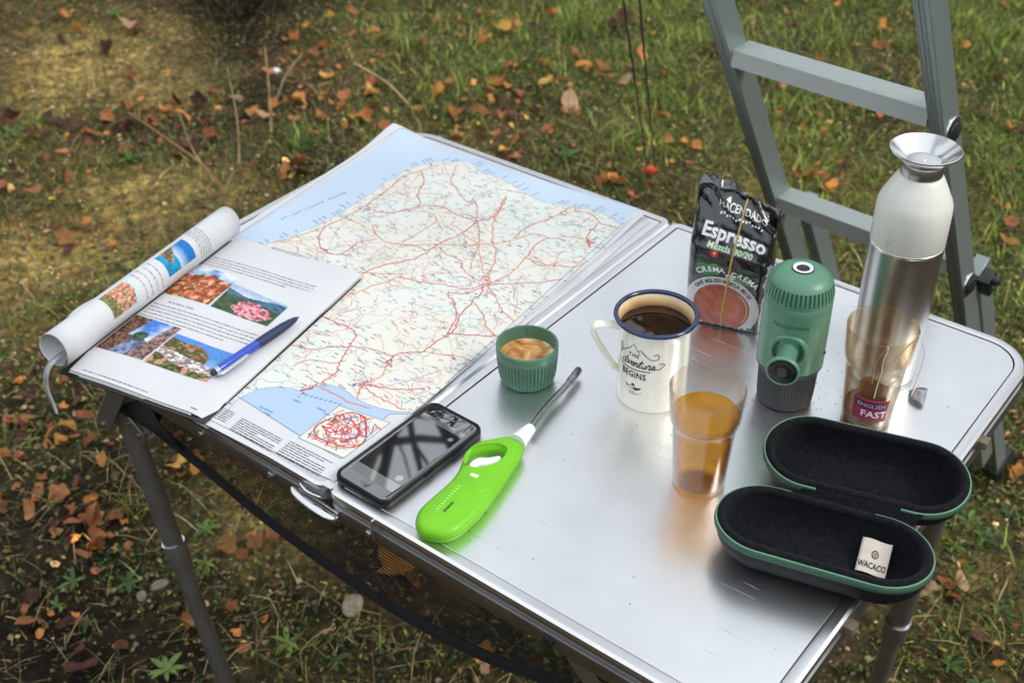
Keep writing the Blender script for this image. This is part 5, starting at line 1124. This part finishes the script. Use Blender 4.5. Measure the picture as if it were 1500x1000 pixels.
M().grid(lambda u, v: bagp(.55+.45*u, .96, 'f')+np.append(bx_*(.010*v*u)+by_*(.010*v+.003*math.sin(13*u+3*v)), .005*math.sin(7*u)*v-.002), 16, 8).build('folded_flap', FOIL, bag, solid=.0004)
bgP = Print(lambda u, v, l_: bagp(u, v, 'f', .0007+.00012*l_)); asp = BW/BH
# the print uses u across, v up, drawn in a unit where u is BW wide
def bt(txt, u, v, size, col, lay=4, **k): 
    V, F = glyphs(txt, size, **k); bgP.m.add([bgP.fn(u+x, v+y*asp, lay) for x, y in V], F, col)
WH = S(232, 234, 232)
def bdisc(u, v, r, col, lay, a0=0, a1=2*pi, n=36, inner=0):
    A_ = np.linspace(a0, a1, n+1); R2 = np.linspace(inner, r, 5)
    for i in range(n):
        for j in range(4):
            q = [(R2[j], A_[i]), (R2[j+1], A_[i]), (R2[j+1], A_[i+1]), (R2[j], A_[i+1])]
            P = [(u+rr*math.cos(a), v+rr*math.sin(a)*asp) for rr, a in q]
            if all(-.01 <= p[0] <= 1.01 and p[1] >= .004 for p in P): bgP.poly([(min(max(p[0], 0), 1), p[1]) for p in P], col, lay)
cu_, cv_ = .48, .175
bdisc(cu_, cv_, .47, S(196, 198, 198), 1, 0, 2*pi, 44, .36); bdisc(cu_, cv_, .36, S(150, 70, 40), 2, 0, 2*pi, 44); bdisc(cu_, cv_-.01, .30, S(164, 78, 46), 3, 0, 2*pi, 40); bdisc(cu_+.08, cv_+.01, .17, S(182, 96, 58), 4, 0, 2*pi, 30)
bdisc(cu_, cv_, .335, S(206, 150, 110), 4, -.6, .9, 20, .318)
def barc(txt, r, a0, size, col, step, lay=6):
    n_ = len(txt)
    for i, ch in enumerate(txt):
        if ch == ' ': continue
        a = a0-(i-(n_-1)/2)*step; V, F = glyphs(ch, size, bold=.02); cA, sA = math.cos(a-pi/2), math.sin(a-pi/2)
        bgP.m.add([bgP.fn(cu_+r*math.cos(a)+x*cA-y*sA, cv_+(r*math.sin(a)+x*sA+y*cA)*asp, lay) for x, y in V], F, col)
barc('CAFÉ MOLIDO MEZCLA 80/20', .415, pi/2-.02, .070, S(40, 42, 44), .080); barc('CREMA CREMA', .57, pi/2-.08, .105, WH, .132)
for (u, v, rx, ry, cc) in ((.27, .47, .13, .055, S(52, 110, 52)), (.70, .43, .14, .032, S(70, 128, 62)), (.37, .49, .07, .05, S(90, 150, 80)), (.5, .51, .1, .03, S(60, 70, 66)), (.78, .53, .12, .035, S(34, 62, 50)), (.2, .55, .1, .03, S(40, 44, 46)), (.56, .45, .06, .03, S(190, 194, 192))):
    bgP.poly([(u+rx*math.cos(a)*(1+.2*math.sin(3*a)), v+ry*math.sin(a)*(1+.15*math.cos(2*a))) for a in np.linspace(0, 2*pi, 18)[:-1]], cc, 0)
bt('Espresso', .52, .735, .225, WH, bold=.030, shear=.12, width=.98); 
gp = [(x/BW+.5, y) for x, y in [(-.021, .628), (.022, .645), (.024, .655), (.023, .672), (.018, .677), (-.022, .662), (-.025, .655), (-.025, .633)]]; bgP.poly(gp, S(72, 170, 60), 4); bt('Mezcla 80/20', .50, .652, .105, WH, 6, shear=.2, bold=.01)
bgP.poly([(.33+.05*math.cos(a), .605+.05*math.sin(a)*asp) for a in np.linspace(0, 2*pi, 16)[:-1]], S(200, 50, 44), 5); bt('4', .33, .605, .07, WH, 6)
bt('HACENDADO', .58, .905, .115, WH, 4, bold=.015, width=.85)
for i in range(14): bgP.poly([(.30+.04*i+a, .84+.006*math.sin(i*2.3)+b) for a, b in ((0, 0), (.024, .003), (.028, .018), (.006, .016))], WH, 4)
bgP.build('print', mat_attr('bag_ink', .2, .5, coat=.5), bag)
BAND = mat('rubber_band', (.50, .33, .10), .55, var=.2, scale=150)
bd = [bagp(.50, .02, 'f', .0016)]+[bagp(.49+.10*(v/.98), v, 'f', .0015) for v in np.linspace(.03, .98, 24)]; bd += [bagp(.59, .985, 'f')*.5+bagp(.59, .985, 'b')*.5+np.array((0, 0, .004))]+[bagp(.41-.0*v, v, 'b')+np.append(by_*.0016, 0) for v in np.linspace(.96, .02, 14)]+[bagp(.5, .0, 'b')*.5+bagp(.5, 0)*.5+np.array((0, 0, .0016))]
M().tube(bd, .0011, 8, closed=True).build('rubber_band', BAND, bag)

# ================================================================== HAND PUMP ESPRESSO MAKER
c = np.array((.2872, .4036, T)); es = thing('espresso_maker', 'green hand pump espresso maker with black ribbed base and piston knob', 'coffee maker', c)
NG = mat('machine_green', S(90, 136, 112), .36, var=.05, scale=40, spec=.5); NGD = mat('machine_green_dark', S(52, 92, 72), .4, var=.05)
CHAR = mat('charcoal_plastic', S(52, 54, 58), .5, var=.1)
def rb1(r, z, a, j):
    if .003 < z < .0425: return r-.0007*(1-math.cos(a*56))/2*1.4
    return r
M().lathe([(0, .0004), (.0262, 0), (.0282, .0016), (.0293, .005), (.0300, .012), (.0306, .028), (.0310, .041), (.0306, .0445), (.0318, .0450), (.0320, .0475), (.0335, .0485), (.0344, .0498), (.0344, .0515), (.0330, .052), (0, .052)], 336, c, rb1).build('base', CHAR, es, angle=50)
M().lathe([(.0335, .0521), (.0346, .0526), (.0347, .060), (.0346, .125), (.0345, .1322), (.0338, .1330), (.0338, .1335)], 96, c).build('body', NG, es, angle=50)
def rb2(r, z, a, j):
    w_ = 1 if .1352 < z < .1505 else 0
    return r-.0026*w_*max(0, math.cos(a*46))**.6 if w_ else r
dome = [(.0338, .1332), (.0345, .1340), (.0345, .1352), (.0346, .1358), (.0344, .1400), (.0336, .1450), (.0322, .1500), (.0316, .1512), (.0296, .1545), (.0262, .1578), (.0218, .1603), (.0165, .1618), (.0112, .1626)]
M().lathe(dome, 368, c, rb2).build('dome', NG, es, angle=70)
M().lathe([(.0112, .1625), (.0110, .1634), (.0102, .1635)], 48, c).build('seal', BLACKP, es)
M().lathe([(.0102, .1630), (.0100, .1640), (.0080, .1642), (.0066, .1630)], 48, c).build('button_ring', WHP, es)
M().lathe([(.0066, .1628), (.0045, .1622), (.0030, .1634), (0, .1636)], 32, c).build('button', BLACKP, es)
kd_ = cam_dir(c[0], c[1])-rad(4); k3 = np.array((math.cos(kd_), math.sin(kd_), 0)); ks = np.array((-math.sin(kd_), math.cos(kd_), 0)); AK = np.stack([ks, np.array((0, 0, 1.)), k3], 1); KZ = .0835
kc = c+np.array((0, 0, KZ))
M().lathe([(.0200, .0295), (.0198, .0338), (.0188, .0352), (.0165, .0356), (.0158, .0345), (.0150, .0325), (.0130, .0322), (0, .0322)], 64, kc, axis=AK).build('socket', NG, es, angle=45)
M().lathe([(.0148, .0323), (.0150, .0330), (.0118, .0333), (.0112, .0328)], 48, kc, axis=AK).build('socket_well', NGD, es)
pk = M().lathe([(.0100, .030), (.0100, .0600), (.0112, .0625), (.0142, .0640)], 48, kc, axis=AK).build('piston', NG, es)
kt = np.stack([ks, np.cross(k3, ks), k3], 1)
M().lathe([(.0142, .0638), (.0163, .0648), (.0168, .0665), (.0168, .0695), (.0160, .0708), (.0148, .0708), (.0142, .0700)], 64, kc, axis=AK).build('knob', NG, es, angle=50)
kf = M().lathe([(.0143, .0700), (.0138, .0704), (0, .0706)], 48, kc, axis=AK).build('knob_face', mat('knob_black', (.012, .013, .014), .4), es)
knP = Print(lambda u, v, l_: kc+ks*u+np.array((0, 0, v))+k3*(.07062+.00006*l_)); GYI = S(120, 124, 126)
knP.line([(x, y) for x, y in rrect(-.0034, -.0044, .0034, .0044, .0020, 5)], .0006, GYI, 2, closed=True)
for y in (-.0020, 0, .0020): knP.line([(-.0020, y), (0, y), (.0020, y)], .0006, GYI, 2)
[knP.line([(.0100*math.cos(a), .0100*math.sin(a)), (.0118*math.cos(a+.05), .0118*math.sin(a+.05))], .0007, S(80, 84, 86), 2) for a in list(np.arange(.5, 2.7, .13))+list(np.arange(3.6, 5.8, .16))]
for a in (.3, pi-.3): knP.disc(.0112*math.cos(a), .0112*math.sin(a), .0006, GYI, 2, 8)
knP.build('knob_mark', INK, es)
na = kd_+rad(-2); nR = .0346
naP = Print(lambda u, v, l_: c+np.array(((nR+.00015)*math.cos(na+u/nR), (nR+.00015)*math.sin(na+u/nR), v))); naP.text('nanopresso', 0, .1135, .0082, S(58, 98, 76), 1, bold=.015); naP.build('lettering', INK, es)
for a in (1.35, -1.55): M().lathe([(.0016, 0), (.0016, .0016), (0, .002)], 10, c+np.array((.0346*math.cos(kd_+a), .0346*math.sin(kd_+a), .125 if a < 0 else .072)), axis=np.stack([np.array((-math.sin(kd_+a), math.cos(kd_+a), 0)), np.array((0, 0, 1.)), np.array((math.cos(kd_+a), math.sin(kd_+a), 0))], 1)).build('pin', BLACKP, es)

# ================================================================== VACUUM FLASK
c = np.array((.3500, .5087, T)); fl = thing('vacuum_flask', 'tall steel and white vacuum flask with dish shaped steel cup on top', 'flask', c)
BRUSH = alu('brushed_steel', (.58, .58, .57), .30, grime=.35); k = N('white_lacquer'); nz = k.noise(28, 6, .65); r_ = k.ramp(nz.outputs['Fac'], [(.28, S(178, 178, 160)), (.42, S(224, 225, 214)), (.8, S(236, 237, 228))]); k.l(r_.outputs[0], k.b.inputs['Base Color']); k.b.inputs['Roughness'].default_value = .34; n2 = k.noise(300, 3); k.bump(n2.outputs['Fac'], .1, .0005)
TIN = k.m
M().lathe([(0, .001), (.0330, 0), (.0348, .0015), (.0355, .006), (.0372, .10), (.0373, .1655)], 96, c).build('body', BRUSH, fl, angle=50)
M().lathe([(.0373, .1656), (.0376, .1660), (.0376, .1680), (.0371, .1684)], 96, c).build('seam_ring', STEEL, fl)
M().lathe([(.0371, .1684), (.0375, .1690), (.0374, .205), (.0368, .2125), (.0350, .2185), (.0235, .2412), (.0205, .2440), (.0190, .2445)], 96, c).build('shoulder', TIN, fl, angle=50)
M().lathe([(.0190, .2445), (.0205, .2448), (.0207, .2455), (.0207, .2560), (.0200, .2572)], 64, c).build('neck', BRUSH, fl)
dish = M().lathe([(0, .2560), (.0165, .2562), (.0195, .2570), (.0225, .2590), (.0338, .2692), (.0346, .2702), (.0345, .2715), (.0335, .2718), (.0322, .2708), (.0205, .2608), (.0170, .2592), (.0165, .2589), (0, .2587)], 96, c).build('cup_lid', alu('dish_steel', (.74, .75, .74), .2), fl, angle=30)
M().lathe([(.0022, .2587), (.0015, .2594), (0, .2594)], 16, c).build('dimple', STEEL, dish)
# ================================================================== STACKING TUMBLERS
def tumbler(c, name, label, wallmat, rr=.0360, H=.1190):
    c = np.array(c); t = thing(name, label, 'glass', c); s_ = rr/.0360
    outer = [(0, .0004), (.0236, .0), (.0250, .0012), (.0256, .004), (.0262, .014), (.0300, .070), (.0306, .0775), (.0325, .0800), (.0337, .0835), (.0341, .090), (.0360, .1175), (.0358, .1190)]
    inner = [(.0346, .1188), (.0328, .0905), (.0322, .0850), (.0312, .0818), (.0292, .0792), (.0288, .0700), (.0250, .0140), (.0244, .0052)]
    sc_ = lambda L: [(r*s_, z*H/.1190) for r, z in L]
    M().lathe(sc_(outer), 80, c).build('outer_wall', wallmat, t, angle=35)
    M().lathe([(.0353*s_+.0008*math.cos(a), H+.0004+.0008*math.sin(a)) for a in np.linspace(0, 2*pi, 9)[:-1]], 80, c, close=True).build('lip', wallmat, t)
    M().lathe(sc_(inner), 80, c).build('inner_wall', wallmat, t, angle=35)
    return t, s_
SMOKE = mat_clear('smoky_plastic', (.965, .945, .93), .05, 1.7, haze=.02, hazecol=(.55, .45, .40))
g1, s1 = tumbler((.2845, .2319, T), 'tea_glass', 'clear plastic tumbler filled with amber tea beside the black case', SMOKE)
TEAM = mat_clear('amber_tea', (.90, .65, .22), .03, .8, haze=.16, hazecol=(.84, .46, .06))
M().lathe([(0, .0054), (.0240, .0056), (.0247, .0140), (.0285, .0700), (.0289, .0792), (.0309, .0818), (.0319, .0850), (.0322, .0880), (.0318, .0876), (0, .0875)], 80, (.2845, .2319, T)).build('tea', TEAM, g1, angle=35)
STAIN = mat_clear('tea_stained_plastic', (.955, .915, .85), .06, 1.3, haze=.10, hazecol=(.55, .36, .18))
g2, s2 = tumbler((.3716, .4241, T), 'stained_tumbler', 'empty tea stained plastic tumbler holding used tea bags', STAIN, .0356, .1165)
k = N('tea_dregs'); nz = k.noise(90, 5, .65); r_ = k.ramp(nz.outputs['Fac'], [(.3, (.07, .024, .010)), (.55, (.17, .07, .03)), (.75, (.30, .17, .08))]); k.l(r_.outputs[0], k.b.inputs['Base Color']); k.b.inputs['Roughness'].default_value = .25; DREG = k.m
M().lathe([(0, .0050), (.0232, .0054), (.0240, .0130), (.0246, .0190), (.0240, .0205), (.010, .0185), (0, .019)], 48, (.3716, .4241, T), lambda r, z, a, j: r if z < .018 else r*(1+.0*math.sin(3*a))).build('dregs', DREG, g2)
# tea bags with string and tag
c2 = np.array((.3716, .4241, T)); cd2 = cam_dir(c2[0], c2[1]); f2 = np.array((math.cos(cd2), math.sin(cd2), 0)); l2 = np.array((math.sin(cd2), -math.cos(cd2), 0))
BAGP = mat('wet_tea_bag', (.20, .085, .032), .45, var=.3, scale=120); STRING = mat('cotton_string', (.74, .66, .50), .8)
def pouch(o, a, L, w_, h0):
    V = lambda u, v: o+rot2(a)@np.array(((u-.5)*w_, .004*math.sin(pi*u)*math.sin(pi*v)+.006*math.sin(5*u), 0))+np.array((0, 0, h0+v*L+.002*math.sin(7*u)))
    W2 = lambda u, v: o+rot2(a)@np.array(((u-.5)*w_, -.004*math.sin(pi*u)*math.sin(pi*v)+.006*math.sin(5*u), 0))+np.array((0, 0, h0+v*L+.002*math.sin(7*u)))
    m = M(); m.grid(V, 10, 10); m.grid(W2, 10, 10); return m
tb1 = thing('tea_bag', 'used tea bag in the stained tumbler with a crimson tag in front', 'tea bag', c2)
pouch(c2+f2*.004-l2*.004, .6, .034, .034, .017).build('pouch', BAGP, tb1)
tl = -l2                                    # towards the right of the picture
fr_pt = lambda a, z, extra=.0006: c2+np.array((math.cos(cd2+a), math.sin(cd2+a), 0))*(np.interp(z, [0, .0137, .0685, .0759, .0783, .0817, .088, .115], np.array([.0252, .0259, .0297, .0303, .0321, .0333, .0337, .0356]))+extra)+np.array((0, 0, z))
a1 = rad(12)
strg = [c2+f2*.008+np.array((0, 0, .05)), c2+f2*.020+np.array((0, 0, .085)), fr_pt(a1, .112, -.003), fr_pt(a1, .1172, -.0006), fr_pt(a1+.02, .114, .0012)]+[fr_pt(a1-.03+.02*math.sin(i), z, .0012) for i, z in enumerate((.100, .088, .080, .070, .058, .048))]
M().tube(spline(strg, 6), .00055, 6).build('string', STRING, tb1)
def tagfn(u, v, l_=0): z = .020+v*.028-.0035*u; a = a1-rad(40)+u*rad(70); return fr_pt(a, z, .0022+.0012*math.sin(3*u)+.00008*l_)
CRIM = mat('crimson_card', S(140, 26, 62), .5, var=.06)
M().grid(lambda u, v: tagfn(u, v), 14, 8).build('tag', CRIM, tb1, solid=.0004)
tgP = Print(lambda u, v, l_: tagfn(u, v, 5+l_)); tgP.quad(.06, .55, .94, .92, S(56, 36, 66), 0) if False else [tgP.quad(.06+.88*i/10, .56, .06+.88*(i+1)/10, .90, S(66, 34, 66), 0) for i in range(10)]
def tg(txt, u, v, s_, col): 
    V, F = glyphs(txt, 1, bold=.02); tgP.m.add([tgP.fn(u+x*s_, v+y*s_*1.25, 3) for x, y in V], F, col)
tg('ENGLISH', .5, .73, .20, S(190, 150, 180)); tg('FAST', .60, .33, .33, S(236, 220, 226)); tgP.build('tag_print', INK, tb1)
tb2 = thing('tea_bag', 'second used tea bag whose silvery tag lies on the table beside the flask', 'tea bag', c2+np.array((.006, .006, 0)))
pouch(c2-f2*.006+l2*.003, 2.2, .030, .030, .017).build('pouch', BAGP, tb2)
tp2 = UT(1345, 578, .001); ra_ = rad(78)
st2_ = [c2+np.array((0, 0, .045)), c2+tl*.020+np.array((0, 0, .085)), fr_pt(ra_, .1155, -.002), fr_pt(ra_, .1175, 0), fr_pt(ra_, .112, .004), fr_pt(ra_+.1, .09, .010), fr_pt(ra_+.2, .04, .012), np.array((tp2[0]-.004, tp2[1]+.004, T+.012)), np.array((tp2[0], tp2[1], T+.0032))]
M().tube(spline(st2_, 6), .0005, 6).build('string', STRING, tb2)
TAGS = mat('silver_tag', (.30, .30, .32), .25, metal=.5, var=.5, scale=150)
V = [UT(1332, 572, .002), UT(1359, 569, .004), UT(1352, 594, .003), UT(1331, 585, .002)]; M().grid(lambda u, v: (V[3]*(1-u)+V[2]*u)*(1-v)+(V[0]*(1-u)+V[1]*u)*v+np.array((0, 0, .003*math.sin(pi*u))), 8, 6).build('tag', TAGS, tb2, solid=.0004)

# ================================================================== OPEN ZIP CASE
LINING = N('black_lining'); LINING.b.inputs['Base Color'].default_value = (.013, .014, .017, 1); LINING.b.inputs['Specular IOR Level'].default_value = .08; LINING.b.inputs['Roughness'].default_value = .95; LINING.b.inputs['Sheen Weight'].default_value = .04; LINING.b.inputs['Sheen Roughness'].default_value = .5; nz = LINING.noise(260, 4); LINING.bump(nz.outputs['Fac'], .5, .002)
r_ = LINING.ramp(nz.outputs['Fac'], [(.3, (.005, .0055, .007)), (.75, (.014, .015, .018))]); LINING.l(r_.outputs[0], LINING.b.inputs['Base Color']); LINING = LINING.m
SHELL = mat('black_shell', (.010, .011, .013), .55, spec=.25, var=.2, scale=120, bump=.3, bscale=500); ZIPM = mat('green_zip_tape', S(56, 90, 72), .6, var=.1, scale=200, bump=.3, bscale=700)
cs = thing('zip_case', 'open black zip case with green trim lying at the table corner', 'case', (.425, .26, T))
def stadium(L, Wd, n=20, off=0):
    r = Wd/2; h = L/2-r; out = []
    for i in range(n+1): a = -pi/2+pi*i/n; out.append((h+(r+off)*math.cos(a), (r+off)*math.sin(a)))
    for i in range(n+1): a = pi/2+pi*i/n; out.append((-h+(r+off)*math.cos(a), (r+off)*math.sin(a)))
    return out
def shell(cx, cy, az, L, Wd, D, z0, tilt, roll, hinge_side, zipname):
    Rz = rot2(az); cx_, sx_ = math.cos(tilt), math.sin(tilt); Rx = np.array(((1, 0, 0), (0, cx_, -sx_), (0, sx_, cx_))); cy_, sy_ = math.cos(roll), math.sin(roll); Ry = np.array(((cy_, 0, sy_), (0, 1, 0), (-sy_, 0, cy_)))
    R_ = Rz@Rx@Ry; o_ = np.array((cx, cy, T+z0)); P3 = lambda x, y, z: o_+R_@np.array((x, y, z))
    def loft(prof, nm, m_, cap=True):
        V = []; n = 0
        for off, z in prof: S_ = stadium(L, Wd, 20, off); n = len(S_); V += [P3(x, y, z) for x, y in S_]
        k_ = len(prof); F = [(j*n+i, j*n+(i+1) % n, (j+1)*n+(i+1) % n, (j+1)*n+i) for j in range(k_-1) for i in range(n)]
        if cap: F.append(tuple((k_-1)*n+i for i in range(n)))
        return M().add(V, F).build(nm, m_, cs, angle=60)
    o = loft([(0, -.004), (.0004, -.008), (-.001, -.016), (-.004, -D*.62), (-.010, -D*.84), (-.018, -D*.96), (-.026, -D)], 'outer_shell', SHELL)
    loft([(-.006, -.001), (-.0066, -.006), (-.0075, -D*.5), (-.011, -D*.74), (-.017, -D*.86), (-.026, -D*.90)], 'lining', LINING)
    S_ = stadium(L, Wd, 24, -.0035); M().tube([P3(x, y, .0) for x, y in S_], .0042, 10, closed=True).build('binding', LINING, cs)
    # zip tape all round except along the hinge
    S2 = stadium(L, Wd, 24, .0008); n = len(S2); pts = [(x, y) for x, y in S2]
    keep = [i for i in range(n) if not ((pts[i][1]*hinge_side > Wd*.5*.90) and abs(pts[i][0]) < L*.30)]
    st_ = next(i for i in range(n) if i not in keep) if len(keep) < n else 0
    if hinge_side > 0: seq = [(i+n//2+1) % n for i in range(n)]
    else: seq = list(range(n))
    if hinge_side > 0: k0 = next(i for i in range(n) if pts[i][0] < 0 and pts[i][1] > 0 and pts[i-1][0] > 0); seq = [(k0+i) % n for i in range(n)]
    else: k0 = next(i for i in range(n) if pts[i][0] > 0 and pts[i][1] < 0 and pts[i-1][0] < 0); seq = [(k0+i) % n for i in range(n)]
    Q = [pts[i] for i in seq]; ext = [(Q[0][0]+(.012 if hinge_side > 0 else -.012), Q[0][1])]; ext2 = [(Q[-1][0]+(-.012 if hinge_side > 0 else .012), Q[-1][1])]
    Q = ext+Q+ext2
    z = M().tube([P3(x, y, -.0030) for x, y in Q], .0021, 10, flat=1.9).build('zip_tape', ZIPM, cs)
    M().tube([P3(x*1.004, y*1.012, .0008) for x, y in Q], .0008, 8).build('zip_teeth', mat('zip_coil', S(104, 150, 122), .5), z)
    return P3
AZ = rad(15.2)
P_near = shell(.4285, .2020, AZ, .1910, .0900, .036, .0375, rad(-3), rad(0.5), 1, 'near')
P_far = shell(.4180, .3120, rad(17.0), .1900, .0880, .036, .0385, rad(8), rad(.5), -1, 'far')
# hinge cloth between the halves
def hinge(u, v):
    x = (u-.5)*.110+.006; a = P_near(x, .0445, .001); b = P_far(x, -.0435, .001); return a*(1-v)+b*v-np.array((0, 0, .011*math.sin(pi*v)))
M().grid(hinge, 24, 8).build('hinge', LINING, cs, solid=.0015)
for u0 in (-.020,): M().tube([P_near(u0, .0415, .0042), P_near(u0+.0006, .045, .0035)], .0006, 6).build('seam', SHELL, cs)
LAB = mat('cloth_label', S(206, 196, 182), .8, var=.10, scale=90, bump=.3, bscale=900)
def labp(u, v, l_=0): return P_near(.033+.0270*u, -.0005+.0310*v, -.0305+.0150*max(0, v-.05)**1.6+.0015+.00010*l_+.0008*math.sin(6*u))
lb = M().grid(lambda u, v: labp(u, v), 10, 14).build('label', LAB, cs, solid=.0004); lb['label'] = 'small off white cloth label inside the case'
lbP = Print(lambda u, v, l_: labp(u, v, 4+l_)); LK = S(44, 42, 44)
def lt_(txt, u, v, s_, **k): 
    V, F = glyphs(txt, 1, **k); lbP.m.add([lbP.fn(u+x*s_, v+y*s_*1.15, 3) for x, y in V], F, LK)
lt_('WACACO', .50, .27, .245, bold=.02, width=.82)
lbP.line([(.52+.10*math.cos(a), .62+.10*math.sin(a)) for a in np.linspace(0, 2*pi, 25)[:-1]], .03, LK, 3, closed=True)
for y in (.58, .62, .66): lbP.line([(.47, y), (.52, y), (.57, y)], .018, LK, 3)
lbP.build('label_print', INK, lb)
